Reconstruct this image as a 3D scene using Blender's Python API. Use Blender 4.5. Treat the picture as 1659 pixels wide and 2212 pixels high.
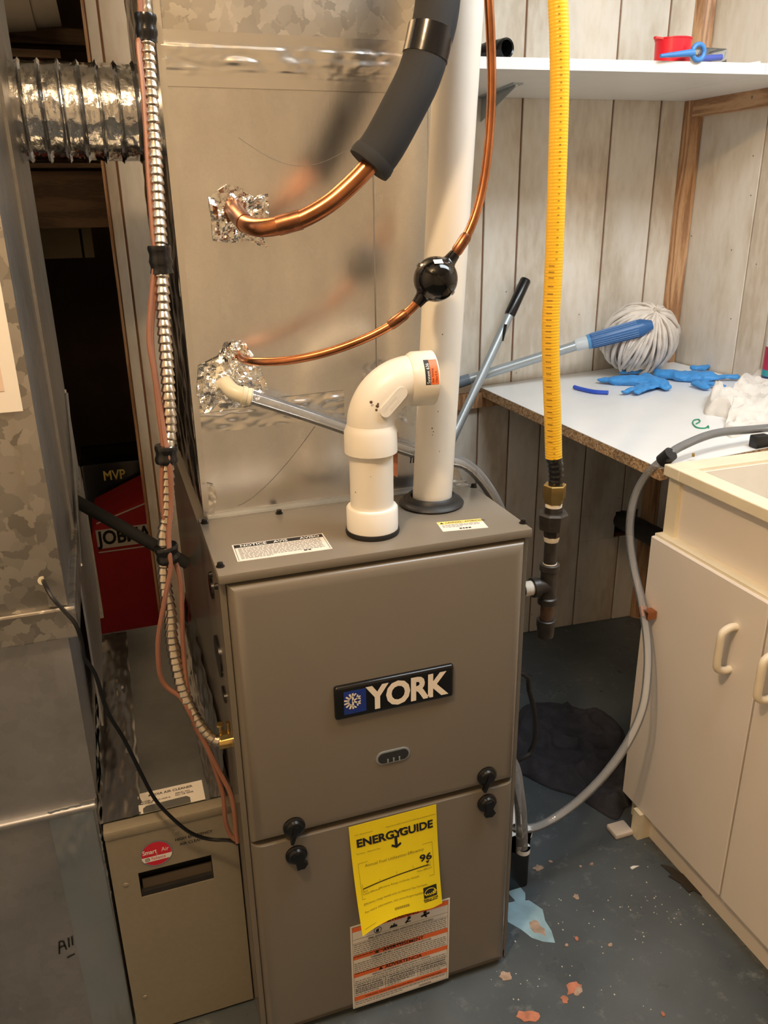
import bpy, bmesh, math, random
from mathutils import Vector, Matrix, noise
random.seed(7)
PI = math.pi
scene = bpy.context.scene
C = scene.collection
for o in list(bpy.data.objects):
    bpy.data.objects.remove(o)

# ------------------------------------------------------------------ camera
F, CX, CY = 1737.2, 829.5, 1106.0           # focal length and centre in pixels of the 1659 x 2212 frame
YAW, PIT, ROL = math.radians(18.694), math.radians(20.890), math.radians(-.852)
CP = Vector((-.096, -.9347, 1.2704))
CF = Vector((math.sin(YAW)*math.cos(PIT), math.cos(YAW)*math.cos(PIT), -math.sin(PIT)))
CR = Vector((math.cos(YAW), -math.sin(YAW), 0)); CU = CR.cross(CF)
CR, CU = CR*math.cos(ROL) + CU*math.sin(ROL), CU*math.cos(ROL) - CR*math.sin(ROL)
cam = bpy.data.cameras.new('camera'); cam.sensor_fit = 'HORIZONTAL'; cam.sensor_width = 36
cam.lens = F/1659*36; cam.clip_start = .02
co = bpy.data.objects.new('camera', cam); C.objects.link(co)
M = Matrix((CR, CU, -CF)).transposed().to_4x4(); M.translation = CP; co.matrix_world = M
scene.camera = co

# ------------------------------------------------------------------ world, lights, exposure
w = bpy.data.worlds.new('world'); scene.world = w; w.use_nodes = True
w.node_tree.nodes['Background'].inputs[0].default_value = (.55, .58, .62, 1)
w.node_tree.nodes['Background'].inputs[1].default_value = 0.0      # closed room: no sky reaches it
scene.view_settings.view_transform = 'Standard'; scene.view_settings.look = 'None'
scene.view_settings.gamma = 1; scene.view_settings.use_curve_mapping = False
scene.view_settings.exposure = 0.0
scene.cycles.use_denoising = True
scene.cycles.sample_clamp_indirect = 6
def light(name, kind, loc, target, energy, col, **kw):
    l = bpy.data.lights.new(name, kind); l.energy = energy; l.color = col
    for k, v in kw.items(): setattr(l, k, v)
    o = bpy.data.objects.new(name, l); C.objects.link(o); o.location = loc
    o.rotation_euler = (Vector(target)-Vector(loc)).to_track_quat('-Z', 'Y').to_euler()
    return o
WARM, COOL = (1, .69, .40), (.86, .94, 1)
light('warm_ceiling_bulb_offscreen', 'POINT', (-.30, -.55, 2.04), (0, 0, 0), 38, WARM, shadow_soft_size=.05)
light('cool_ceiling_tube_offscreen', 'AREA', (1.0, -.25, 2.10), (1.0, .25, .9), 20, COOL, shape='RECTANGLE', size=1.0, size_y=.35)

# ------------------------------------------------------------------ pixel to point
def ray(x, y): return CF + CR*((x-CX)/F) - CU*((y-CY)/F)
def hit(x, y, n, p):
    n = Vector(n); d = ray(x, y); return CP + d*(n.dot(Vector(p)-CP)/n.dot(d))
def PX(x, y, c): return hit(x, y, (1, 0, 0), (c, 0, 0))
def PY(x, y, c): return hit(x, y, (0, 1, 0), (0, c, 0))
def PZ(x, y, c): return hit(x, y, (0, 0, 1), (0, 0, c))
WA = math.radians(-3.5); WD = Vector((math.cos(WA), math.sin(WA), 0)); WN = Vector((-math.sin(WA), math.cos(WA), 0)); WP = Vector((1.2, 1.037, 0))
RA = math.radians(1.76); RD = Vector((-math.sin(RA), math.cos(RA), 0)); RN = Vector((math.cos(RA), math.sin(RA), 0)); RP = Vector((1.45, 1.03, 0))
def PB(x, y): return hit(x, y, WN, WP)
def PR(x, y): return hit(x, y, RN, RP)
def on_back(x, z, d=0):       # point on the back wall at world x, d in front of it
    p = WP + WD*((x-WP.x)/WD.x); return Vector((p.x, p.y, z)) - WN*d
def on_right(y, z, d=0):
    p = RP + RD*((y-RP.y)/RD.y); return Vector((p.x, p.y, z)) - RN*d

# ------------------------------------------------------------------ materials
MATS = {}
def nodes(name):
    m = bpy.data.materials.new(name); m.use_nodes = True; MATS[name] = m
    nt = m.node_tree; b = nt.nodes['Principled BSDF']
    return m, nt, b
def setin(b, **kw):
    for k, v in kw.items():
        s = b.inputs[k.replace('_', ' ')]
        s.default_value = (*v, 1) if isinstance(v, tuple) and len(v) == 3 else v
def tex(nt, kind, scale, coord='Object', vec=(1, 1, 1), rot=(0, 0, 0), **kw):
    tc = nt.nodes.new('ShaderNodeTexCoord'); mp = nt.nodes.new('ShaderNodeMapping')
    mp.inputs['Scale'].default_value = vec; mp.inputs['Rotation'].default_value = rot
    nt.links.new(tc.outputs[coord], mp.inputs['Vector'])
    t = nt.nodes.new('ShaderNodeTex'+kind); nt.links.new(mp.outputs[0], t.inputs['Vector'])
    t.inputs['Scale'].default_value = scale
    for k, v in kw.items():
        if k in ('feature', 'wave_type', 'bands_direction', 'distance'): setattr(t, k, v)
        else: t.inputs[k.replace('_', ' ')].default_value = v
    t['map'] = mp.name
    return t
def ramp(nt, src, stops):
    r = nt.nodes.new('ShaderNodeValToRGB'); e = r.color_ramp.elements
    while len(e) < len(stops): e.new(.5)
    for el, (p, c) in zip(e, stops):
        el.position = p; el.color = (*c, 1) if len(c) == 3 else c
    nt.links.new(src, r.inputs[0]); return r
def bump(nt, b, src, strength=.2, dist=.002):
    n = nt.nodes.new('ShaderNodeBump'); n.inputs['Strength'].default_value = strength; n.inputs['Distance'].default_value = dist
    nt.links.new(src, n.inputs['Height']); nt.links.new(n.outputs[0], b.inputs['Normal']); return n
def plain(name, col, rough=.5, metal=0, var=.08, scale=12, bmp=0, bscale=None, **kw):
    m, nt, b = nodes(name); setin(b, Roughness=rough, Metallic=metal, **kw)
    t = tex(nt, 'Noise', scale, Detail=4)
    lo = tuple(max(0, c*(1-var)) for c in col); hi = tuple(min(1, c*(1+var)) for c in col)
    r = ramp(nt, t.outputs[0], [(.3, lo), (.7, hi)]); nt.links.new(r.outputs[0], b.inputs['Base Color'])
    if bmp:
        t2 = tex(nt, 'Noise', bscale or scale*8, Detail=3); bump(nt, b, t2.outputs[0], bmp)
    return m
def clear(name, col, alpha, rough=.06, **kw):
    m = plain(name, col, rough, 0, .05, 20, **kw); m.node_tree.nodes['Principled BSDF'].inputs['Alpha'].default_value = alpha
    return m
def vinyl(name, haze=.10, rough=.06, tint=(.95, .97, .98)):
    m, nt, b = nodes(name); nt.nodes.remove(b); N = nt.nodes.new
    tr = N('ShaderNodeBsdfTransparent'); tr.inputs[0].default_value = (*tint, 1)
    df = N('ShaderNodeBsdfDiffuse'); df.inputs[0].default_value = (.93, .95, .97, 1)
    gl = N('ShaderNodeBsdfGlossy'); gl.inputs['Roughness'].default_value = rough
    t = tex(nt, 'Noise', 30, Detail=3); r = ramp(nt, t.outputs[0], [(.3, (haze*.92,)*3), (.7, (haze*1.08,)*3)])
    m1 = N('ShaderNodeMixShader'); nt.links.new(r.outputs[0], m1.inputs[0]); nt.links.new(tr.outputs[0], m1.inputs[1]); nt.links.new(df.outputs[0], m1.inputs[2])
    fr_ = N('ShaderNodeFresnel'); fr_.inputs[0].default_value = 1.5
    m2 = N('ShaderNodeMixShader'); nt.links.new(fr_.outputs[0], m2.inputs[0]); nt.links.new(m1.outputs[0], m2.inputs[1]); nt.links.new(gl.outputs[0], m2.inputs[2])
    nt.links.new(m2.outputs[0], nt.nodes['Material Output'].inputs[0]); return m
def galv(name, col, rough, spangle=0., sscale=45, bmp=.04, streak=(1, 1, 1)):
    m, nt, b = nodes(name); setin(b, Metallic=1.0)
    t = tex(nt, 'Noise', 6, Detail=6, vec=streak)
    c0 = tuple(c*.88 for c in col); c1 = tuple(min(1, c*1.06) for c in col)
    r = ramp(nt, t.outputs[0], [(.3, c0), (.7, c1)]); src = r.outputs[0]
    if spangle:
        v = tex(nt, 'Voronoi', sscale, feature='F1'); wn = tex(nt, 'Noise', sscale*.8, Detail=3); wm = nt.nodes.new('ShaderNodeMix'); wm.data_type = 'VECTOR'; wm.inputs[0].default_value = .035; nt.links.new(nt.nodes[v['map']].outputs[0], wm.inputs[4]); nt.links.new(wn.outputs[1], wm.inputs[5]); nt.links.new(wm.outputs[1], v.inputs['Vector']); r2 = ramp(nt, v.outputs['Color'], [(.2, (1-spangle,)*3), (.8, (1, 1, 1))])
        mx = nt.nodes.new('ShaderNodeMix'); mx.data_type = 'RGBA'; mx.blend_type = 'MULTIPLY'; mx.inputs[0].default_value = 1
        nt.links.new(src, mx.inputs[6]); nt.links.new(r2.outputs[0], mx.inputs[7]); src = mx.outputs[2]
    nt.links.new(src, b.inputs['Base Color'])
    n = tex(nt, 'Noise', 9, Detail=5, vec=streak); rr = ramp(nt, n.outputs[0], [(.25, (rough*.85,)*3), (.75, (rough*1.2,)*3)])
    nt.links.new(rr.outputs[0], b.inputs['Roughness'])
    n2 = tex(nt, 'Noise', 60, Detail=3, vec=streak); bump(nt, b, n2.outputs[0], bmp)
    return m
def foil(name, col=(.86, .86, .85), rough=.16, bs=35, bst=.35):
    m, nt, b = nodes(name); setin(b, Metallic=1.0, Roughness=rough, Base_Color=col)
    v = tex(nt, 'Voronoi', bs, feature='SMOOTH_F1', Randomness=1.0); n = tex(nt, 'Noise', bs*1.5, Detail=4)
    mx = nt.nodes.new('ShaderNodeMath'); mx.operation = 'ADD'; nt.links.new(v.outputs[0], mx.inputs[0]); nt.links.new(n.outputs[0], mx.inputs[1])
    bump(nt, b, mx.outputs[0], bst, .006); return m
def wood(name, stops, axis=2, scale=3.0, rough=.55, dist=3.5, stretch=7, contrast=None, bmp=.03):
    m, nt, b = nodes(name); setin(b, Roughness=rough)
    vec = [stretch]*3; vec[axis] = 1
    oi = nt.nodes.new('ShaderNodeObjectInfo')
    tc = nt.nodes.new('ShaderNodeTexCoord'); mp = nt.nodes.new('ShaderNodeMapping'); mp.inputs['Scale'].default_value = vec
    nt.links.new(tc.outputs['Object'], mp.inputs['Vector'])
    off = nt.nodes.new('ShaderNodeVectorMath'); off.operation = 'SCALE'; off.inputs[0].default_value = (7.3, 3.1, 9.7)
    nt.links.new(oi.outputs['Random'], off.inputs['Scale'])
    ad = nt.nodes.new('ShaderNodeVectorMath'); nt.links.new(mp.outputs[0], ad.inputs[0]); nt.links.new(off.outputs[0], ad.inputs[1])
    n = nt.nodes.new('ShaderNodeTexNoise'); n.inputs['Scale'].default_value = scale*.35; n.inputs['Detail'].default_value = 2
    nt.links.new(ad.outputs[0], n.inputs['Vector'])
    # contour lines of a smooth field give cathedral grain
    mu = nt.nodes.new('ShaderNodeMath'); mu.operation = 'MULTIPLY'; mu.inputs[1].default_value = dist*10; nt.links.new(n.outputs[0], mu.inputs[0])
    sn = nt.nodes.new('ShaderNodeMath'); sn.operation = 'SINE'; nt.links.new(mu.outputs[0], sn.inputs[0])
    fi = nt.nodes.new('ShaderNodeTexNoise'); fi.inputs['Scale'].default_value = scale*9; fi.inputs['Detail'].default_value = 4; nt.links.new(ad.outputs[0], fi.inputs['Vector'])
    m2 = nt.nodes.new('ShaderNodeMath'); m2.operation = 'MULTIPLY_ADD'; m2.inputs[1].default_value = .30; nt.links.new(sn.outputs[0], m2.inputs[0]); nt.links.new(fi.outputs[0], m2.inputs[2])
    r = ramp(nt, m2.outputs[0], stops); nt.links.new(r.outputs[0], b.inputs['Base Color']); bump(nt, b, fi.outputs[0], bmp)
    return m

wood('panel_wood', [(.15, (.56, .48, .375)), (.40, (.66, .59, .49)), (.62, (.72, .66, .565)), (.85, (.77, .72, .64))], scale=2.0, stretch=3.2, dist=3.6)
wood('trim_wood', [(.2, (.30, .15, .07)), (.5, (.46, .25, .12)), (.8, (.56, .34, .18))], scale=6, stretch=14, rough=.45)
wood('cleat_wood', [(.2, (.34, .18, .09)), (.5, (.52, .30, .16)), (.8, (.62, .40, .23))], axis=1, scale=5, stretch=12)
wood('dark_wood', [(.2, (.15, .09, .05)), (.8, (.30, .19, .11))], axis=0, scale=4, stretch=8)
plain('groove', (.30, .15, .085), .8)
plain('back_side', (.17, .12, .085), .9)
plain('room_wall', (.86, .80, .70), .8, var=.05, scale=3)
plain('ceiling_paint', (.70, .66, .58), .85, var=.05, scale=3)
def floor_mat():
    m, nt, b = nodes('floor_paint')
    a = tex(nt, 'Noise', 2.2, Detail=6, Roughness=.6); r = ramp(nt, a.outputs[0], [(.25, (.050, .062, .068)), (.5, (.080, .098, .112)), (.75, (.115, .140, .160))])
    s = tex(nt, 'Noise', 26, Detail=8, Roughness=.75); r2 = ramp(nt, s.outputs[0], [(.56, (0, 0, 0)), (.72, (1, 1, 1))])
    mx = nt.nodes.new('ShaderNodeMix'); mx.data_type = 'RGBA'; mx.inputs[7].default_value = (.20, .22, .23, 1)
    nt.links.new(r2.outputs[0], mx.inputs[0]); nt.links.new(r.outputs[0], mx.inputs[6]); nt.links.new(mx.outputs[2], b.inputs['Base Color'])
    q = tex(nt, 'Noise', 9, Detail=5); r3 = ramp(nt, q.outputs[0], [(.3, (.22,)*3), (.7, (.48,)*3)]); nt.links.new(r3.outputs[0], b.inputs['Roughness'])
    h = tex(nt, 'Noise', 40, Detail=6); bump(nt, b, h.outputs[0], .12)
floor_mat()
plain('chip_red', (.50, .20, .12), .7, var=.3, scale=60); plain('chip_tan', (.42, .31, .24), .8, var=.3, scale=60); plain('chip_blue', (.30, .48, .58), .45, var=.2, scale=25)
plain('debris', (.78, .74, .66), .8); plain('stain', (.035, .028, .022), .5, var=.4, scale=30)
plain('furnace_paint', (.196, .174, .142), .24, var=.03, scale=4, bmp=.02, bscale=350)
plain('black_plastic', (.006, .006, .0065), .24); plain('black_gloss', (.004, .004, .0045), .07); plain('black_rubber', (.011, .011, .012), .5, bmp=.03); plain('black_matte', (.011, .011, .012), .75)
plain('screw_black', (.02, .018, .016), .3, .6)
plain('badge_blue', (.012, .035, .24), .35); plain('cream_print', (.86, .77, .64), .5); plain('white_print', (.88, .88, .86), .45)
plain('label_white', (.80, .76, .70), .45, var=.03); plain('ink', (.012, .012, .012), .6); plain('ink_grey', (.20, .19, .18), .7); plain('label_orange', (.82, .16, .035), .45)
plain('label_yellow', (.86, .70, .20), .5); plain('paper_yellow', (.93, .74, .010), .5, var=.03); plain('ink_olive', (.28, .22, .02), .7)
plain('glass_dark', (.03, .03, .03), .08); vinyl('clear_plastic', .20, .04, (.97, .98, .99)); vinyl('bag_plastic', .05)
galv('plenum_metal', (.88, .87, .85), .24, .045, 190, .02, (2.5, 2.5, 1)); galv('upper_galv', (.74, .70, .62), .34, .30, 60)
galv('duct_galv', (.60, .57, .52), .42, .45, 52, .05); galv('duct_side', (.57, .57, .57), .38, .12, 60, .05, (5, 5, 1)); galv('duct_grey', (.50, .50, .51), .50, .08, 60, .03)
galv('duct_tape', (.50, .54, .57), .48, 0, 40, .10); galv('flange_metal', (.74, .76, .76), .30)
foil('foil'); foil('foil_tape', (.84, .82, .78), .26, 9, .12); foil('foil_bright', (.93, .93, .92), .10, 55, .5); foil('foil_side', (.82, .82, .82), .18, 16, .5)
plain('pvc', (.82, .785, .71), .33, var=.04, scale=9, bmp=.01); plain('pvc_new', (.88, .86, .81), .30, var=.02)
plain('pvc_dirt', (.10, .06, .045), .8)
m = plain('copper', (.50, .205, .095), .27, 1, .50, 16); plain('copper_dark', (.26, .12, .07), .42, 1, .4, 40); plain('copper_tarnish', (.30, .13, .07), .34, 1, .5, 50)
plain('insulation', (.017, .018, .020), .85, bmp=.08, bscale=300); plain('tape_black', (.008, .008, .009), .20, bmp=.10, bscale=40)
plain('brass', (.66, .46, .17), .28, 1, .12, 40); plain('iron', (.055, .050, .046), .40, .55, .25, 60, .06); plain('iron_brown', (.13, .08, .055), .45, .4, .3, 50); plain('thread_tape', (.80, .74, .64), .7, var=.1, scale=90, bmp=.3)
plain('gas_yellow', (.86, .50, .025), .38, var=.04, bmp=.02); plain('gas_slit', (.30, .17, .02), .6)
plain('armour', (.62, .56, .48), .26, 1, .06); plain('wire_brown', (.26, .115, .075), .45, var=.08); plain('nylon', (.84, .79, .62), .35)
plain('laminate', (.82, .83, .83), .30, var=.02); plain('shelf_white', (.84, .83, .80), .38, var=.02)
def chip():
    m, nt, b = nodes('chipboard'); setin(b, Roughness=.85)
    v = tex(nt, 'Voronoi', 260); r = ramp(nt, v.outputs['Color'], [(.1, (.20, .11, .05)), (.45, (.42, .26, .13)), (.9, (.62, .43, .25))])
    nt.links.new(r.outputs[0], b.inputs['Base Color']); bump(nt, b, v.outputs[0], .5)
chip()
plain('cabinet_paint', (.84, .77, .695), .42, var=.025, scale=5); plain('cabinet_trim', (.82, .73, .54), .5, var=.06, scale=18); plain('sink_cream', (.84, .78, .68), .34, var=.04); plain('handle_cream', (.84, .74, .56), .38)
plain('mop_cotton', (.70, .64, .57), .95, var=.12, scale=40, bmp=.4, bscale=420); plain('mop_blue', (.035, .13, .34), .35); plain('mop_tip', (.10, .32, .62), .35); plain('pole_grey', (.42, .47, .50), .35, .5); plain('clear_collar', (.62, .68, .72), .25); plain('pole_slate', (.16, .20, .24), .4)
plain('glove_blue', (.055, .30, .72), .48, var=.10, scale=30, bmp=.25, bscale=55); plain('pen_blue', (.03, .10, .62), .35); plain('green_clip', (.02, .30, .17), .4)
plain('rag_white', (.74, .71, .66), .9, var=.10, scale=20, bmp=.4, bscale=200); plain('towel_dark', (.036, .035, .044), .95, var=.35, scale=25, bmp=.6, bscale=330)
plain('red_plastic', (.78, .015, .03), .32); plain('blue_plastic', (.06, .24, .62), .35); plain('red_card', (.42, .022, .026), .6, var=.1); plain('beige_card', (.42, .36, .22), .8)
plain('smart_red', (.62, .02, .045), .4); plain('ac_paint', (.25, .222, .168), .42, var=.04, scale=120); galv('ac_top', (.50, .51, .48), .45, .06, 60, .03); plain('slot_brown', (.10, .075, .05), .55)
plain('paper_cream', (.84, .78, .68), .6, var=.03); plain('paper_peach', (.74, .57, .44), .6, var=.04); plain('pump_white', (.84, .84, .82), .35); plain('bottle_white', (.78, .84, .88), .25); plain('bottle_red', (.48, .02, .07), .3); plain('bottle_navy', (.02, .03, .16), .3); plain('bottle_teal', (.03, .35, .42), .3)
plain('block_white', (.72, .64, .56), .7); plain('old_white', (.66, .62, .54), .6)

# ------------------------------------------------------------------ mesh helpers
class MB:
    def __init__(s): s.v = []; s.f = []
    def add(s, vs, fs):
        o = len(s.v); s.v += [Vector(v) for v in vs]; s.f += [tuple(i+o for i in f) for f in fs]; return s
    def box(s, a, b, fn=None):
        (x0, y0, z0), (x1, y1, z1) = a, b
        vs = [(x, y, z) for z in (z0, z1) for y in (y0, y1) for x in (x0, x1)]
        if fn: vs = [fn(Vector(v)) for v in vs]
        return s.add(vs, [(0, 2, 3, 1), (4, 5, 7, 6), (0, 1, 5, 4), (2, 6, 7, 3), (0, 4, 6, 2), (1, 3, 7, 5)])
    def rbox(s, a, b, r, seg=3, edges=None, fn=None):
        bm = bmesh.new(); m2 = MB().box(a, b); vs = [bm.verts.new(v) for v in m2.v]
        for f in m2.f: bm.faces.new([vs[i] for i in f])
        bm.edges.ensure_lookup_table(); bm.normal_update()
        es = [e for e in bm.edges if edges is None or edges((e.verts[0].co+e.verts[1].co)/2, e.verts[1].co-e.verts[0].co)]
        bmesh.ops.bevel(bm, geom=es, offset=r, segments=seg, profile=.5, affect='EDGES')
        bm.verts.index_update(); vv = [v.co.copy() for v in bm.verts]
        if fn: vv = [fn(v) for v in vv]
        s.add(vv, [tuple(v.index for v in f.verts) for f in bm.faces]); bm.free(); return s
    def lathe(s, prof, axis_o, axis_d, n=24, caps=True):   # prof: list of (t along the axis, radius)
        o = Vector(axis_o); d = Vector(axis_d).normalized(); a = d.orthogonal().normalized(); b = d.cross(a)
        vs = []; fs = []
        for t, r in prof:
            for k in range(n):
                an = 2*PI*k/n; vs.append(o+d*t+(a*math.cos(an)+b*math.sin(an))*r)
        for i in range(len(prof)-1):
            for k in range(n):
                k2 = (k+1) % n; fs.append((i*n+k, i*n+k2, (i+1)*n+k2, (i+1)*n+k))
        if caps: fs.append(tuple(range(n-1, -1, -1))); fs.append(tuple((len(prof)-1)*n+k for k in range(n)))
        return s.add(vs, fs)
    def tube(s, pts, r, n=12, step=None, caps=True, rfn=None, flat=None):
        P = spline(pts, step); L = [0]
        for a, b in zip(P, P[1:]): L.append(L[-1]+(b-a).length)
        vs = []; fs = []; t0 = (P[1]-P[0]).normalized(); u = t0.orthogonal().normalized()
        for i, p in enumerate(P):
            t = (P[min(i+1, len(P)-1)]-P[max(i-1, 0)]).normalized()
            u = (u - t*u.dot(t)).normalized(); v = t.cross(u)
            rr = rfn(L[i], L[-1]) if rfn else r
            for k in range(n):
                an = 2*PI*k/n; vs.append(p+(u*math.cos(an)+v*math.sin(an))*rr)
        for i in range(len(P)-1):
            for k in range(n):
                k2 = (k+1) % n; fs.append((i*n+k, i*n+k2, (i+1)*n+k2, (i+1)*n+k))
        if caps: fs.append(tuple(range(n-1, -1, -1))); fs.append(tuple((len(P)-1)*n+k for k in range(n)))
        return s.add(vs, fs)
    def prism(s, poly, nrm, h):          # flat polygon of 3D points, raised by h along nrm
        n = len(poly); q = Vector(nrm)*h; a = [Vector(p) for p in poly]
        s.add(a+[p+q for p in a], [tuple(range(n-1, -1, -1)), tuple(range(n, 2*n))]+[(i, (i+1) % n, n+(i+1) % n, n+i) for i in range(n)]); return s
    def grid(s, fn, nu, nv):
        vs = [fn(i/nu, j/nv) for j in range(nv+1) for i in range(nu+1)]
        return s.add(vs, [(j*(nu+1)+i, j*(nu+1)+i+1, (j+1)*(nu+1)+i+1, (j+1)*(nu+1)+i) for j in range(nv) for i in range(nu)])
    def sheet(s, fn, nu, nv, th, nrm):   # grid with thickness
        q = Vector(nrm)*th; o = len(s.v)
        s.grid(fn, nu, nv); n = len(s.v)-o; top = s.v[o:]
        s.grid(lambda u, v: fn(u, v)+q, nu, nv)
        s.f = s.f
        rim = [i for i in range(nu+1)] + [(j+1)*(nu+1)-1 for j in range(1, nv+1)] + [nv*(nu+1)+i for i in range(nu-1, -1, -1)] + [j*(nu+1) for j in range(nv-1, 0, -1)]
        for a, b in zip(rim, rim[1:]+rim[:1]): s.f.append((o+a, o+b, o+n+b, o+n+a))
        return s
def spline(pts, step=None):
    P = [Vector(p) for p in pts]
    if len(P) < 3 or step == 0: return P
    E = [P[0]*2-P[1]]+P+[P[-1]*2-P[-2]]; out = []
    for i in range(1, len(E)-2):
        p0, p1, p2, p3 = E[i-1:i+3]; n = max(3, int((p2-p1).length/(step or .012)))
        for k in range(n):
            t = k/n; out.append(.5*((2*p1)+(p2-p0)*t+(2*p0-5*p1+4*p2-p3)*t*t+(3*p1-p0-3*p2+p3)*t**3))
    out.append(P[-1]); return out
def obj(name, mb, mat, parent=None, smooth=True, ang=40, kind=None):
    me = bpy.data.meshes.new(name); me.from_pydata([tuple(v) for v in mb.v], [], mb.f); me.update()
    bm = bmesh.new(); bm.from_mesh(me); bmesh.ops.recalc_face_normals(bm, faces=bm.faces)
    if smooth:
        for f in bm.faces: f.smooth = True
        for e in bm.edges:
            if len(e.link_faces) == 2 and e.calc_face_angle(0) > math.radians(ang): e.smooth = False
    bm.to_mesh(me); bm.free()
    o = bpy.data.objects.new(name, me); C.objects.link(o)
    if mat: me.materials.append(MATS[mat])
    if parent: o.parent = parent
    if kind: o['kind'] = kind
    return o
def add_mat(o, mat, test):
    o.data.materials.append(MATS[mat]); k = len(o.data.materials)-1
    for p in o.data.polygons:
        if test(p.center, p.normal): p.material_index = k
def thing(name, label, cat, group=None):
    o = bpy.data.objects.new(name, None); C.objects.link(o); o.empty_display_size = .05; return tag(o, label, cat, group)
def tag(o, label, cat, group=None):
    o['label'] = label; o['category'] = cat
    if group: o['group'] = group
    return o
def st(o): o['kind'] = 'structure'; return o
def B(a, b, **k): return MB().box(a, b, **k)
def RB(a, b, r, seg=3, **k): return MB().rbox(a, b, r, seg, **k)
def T(pts, r, n=12, **k): return MB().tube(pts, r, n, **k)
def LA(prof, o, d, n=24, **k): return MB().lathe(prof, o, d, n, **k)
def text_mb(mb, body, size, fn, align='LEFT', bold=0., sx=1., space=1.):
    cu = bpy.data.curves.new('lettering', 'FONT'); cu.body = body; cu.size = size; cu.align_x = align; cu.offset = bold*size; cu.space_character = space; cu.resolution_u = 3
    to = bpy.data.objects.new('lettering', cu); C.objects.link(to)
    dg = bpy.context.evaluated_depsgraph_get(); me = to.evaluated_get(dg).to_mesh()
    vs = [fn(v.co.x*sx, v.co.y) for v in me.vertices]; fs = [tuple(p.vertices) for p in me.polygons]
    to.evaluated_get(dg).to_mesh_clear(); bpy.data.objects.remove(to); bpy.data.curves.remove(cu)
    return mb.add(vs, fs)
def frame(o, u, v, lift):                # 2D label coordinates to a plane in space
    o, u, v = Vector(o), Vector(u).normalized(), Vector(v).normalized(); n = u.cross(v)
    return lambda x, y, k=1: o+u*x+v*y+n*lift*k
def quad(mb, fn, x0, y0, x1, y1): return mb.add([fn(x0, y0), fn(x1, y0), fn(x1, y1), fn(x0, y1)], [(0, 1, 2, 3)])
def small_print(mb, fn, x0, y1, x1, rows, pitch, h, rnd):
    for r in range(rows):
        x = x0; y = y1-r*pitch; end = x1 if r < rows-1 else x0+(x1-x0)*rnd.uniform(.3, .9)
        while x < end-.001:
            l = min(rnd.uniform(.002, .007), end-x); quad(mb, fn, x, y-h, x+l, y); x += l+.0012
    return mb
def nz(p, s, a): return noise.noise(Vector(p)*s)*a

# ================================================================== THE SETTING
HC = 2.16
st(obj('floor', B((-1.4, -2.3, -.05), (1.75, 2.35, 0)), 'floor_paint', smooth=False)); FLOOR = bpy.data.objects['floor']
st(obj('ceiling', B((-1.4, -2.3, HC), (1.75, 2.35, HC+.05)), 'ceiling_paint', smooth=False))
st(obj('wall_front', B((-1.4, -2.35, 0), (1.75, -2.3, HC)), 'room_wall', smooth=False))
st(obj('wall_left', B((-1.4, -2.3, 0), (-1.35, 2.35, HC)), 'room_wall', smooth=False))
# back wall: dark backing sheet with one board per plank, 4 mm grooves between
def bw(x, z, d): return on_back(x, z, d)
HX0, HX1, HZ0, HZ1 = 1.325, 1.405, .290, .375            # square opening for the drain pipe
def holed(a, b, y0, y1, z1):
    if b <= HX0 or a >= HX1: return [((a, y0, 0), (b, y1, z1))]
    q = [((a, y0, 0), (b, y1, HZ0)), ((a, y0, HZ1), (b, y1, z1))]
    if a < HX0: q.append(((a, y0, HZ0), (HX0, y1, HZ1)))
    if b > HX1: q.append(((HX1, y0, HZ0), (b, y1, HZ1)))
    return q
mb = MB()
for a, b in holed(-.05, 1.452, 0, .03, HC): mb.box(a, b, fn=lambda v: bw(v.x, v.z, -.006-v.y))
wb = st(obj('wall_back', mb, 'groove', smooth=False))
mb = MB()
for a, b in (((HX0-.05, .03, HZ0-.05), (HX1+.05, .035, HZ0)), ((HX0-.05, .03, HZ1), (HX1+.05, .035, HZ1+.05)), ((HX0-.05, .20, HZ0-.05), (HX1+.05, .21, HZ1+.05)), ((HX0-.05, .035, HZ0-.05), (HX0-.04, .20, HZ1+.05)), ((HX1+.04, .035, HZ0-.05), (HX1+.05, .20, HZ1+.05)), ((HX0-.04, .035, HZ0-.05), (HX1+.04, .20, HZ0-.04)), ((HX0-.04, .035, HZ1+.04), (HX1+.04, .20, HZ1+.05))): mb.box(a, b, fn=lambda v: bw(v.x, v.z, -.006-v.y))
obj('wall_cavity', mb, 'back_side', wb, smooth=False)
edges = [-.05, -.0225, .10, .25, .36, .52, .66, .75, .86, .955, 1.054, 1.206, 1.345, 1.452]
for a, b in zip(edges, edges[1:]):
    mb = MB()
    for p_, q_ in holed(a+.0025, b-.0025, -.007, 0, HC): mb.rbox(p_, q_, .0012, 1, fn=lambda v: bw(v.x, v.z, -v.y-.007))
    obj('wall_plank', mb, 'panel_wood', wb, smooth=False)
nl = MB()
for x, z in ((.93, 1.05), (.97, .83), (1.07, 1.33), (1.15, .98), (1.3, 1.6), (1.33, .42), (1.06, .06), (1.22, .12), (.0, 1.5)):
    nl.lathe([(-.002, .0016), (.0012, .0016)], bw(x, z, 0), -WN, 8)
obj('nail_head', nl, 'ink_grey', wb)
st(obj('wall_back_left', B((-1.35, 1.10, 0), (-.52, 1.13, HC)), 'room_wall', smooth=False))
obj('wall_end_edge', MB().box((-.056, .0, 0), (-.05, .045, HC), fn=lambda v: bw(v.x, v.z, -v.y)), 'trim_wood', wb, smooth=False)
# storage closet behind the opening
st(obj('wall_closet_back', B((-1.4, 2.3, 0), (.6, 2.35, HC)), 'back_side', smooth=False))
st(obj('wall_closet_right', B((.58, 1.14, 0), (.62, 2.3, HC)), 'back_side', smooth=False))
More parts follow.
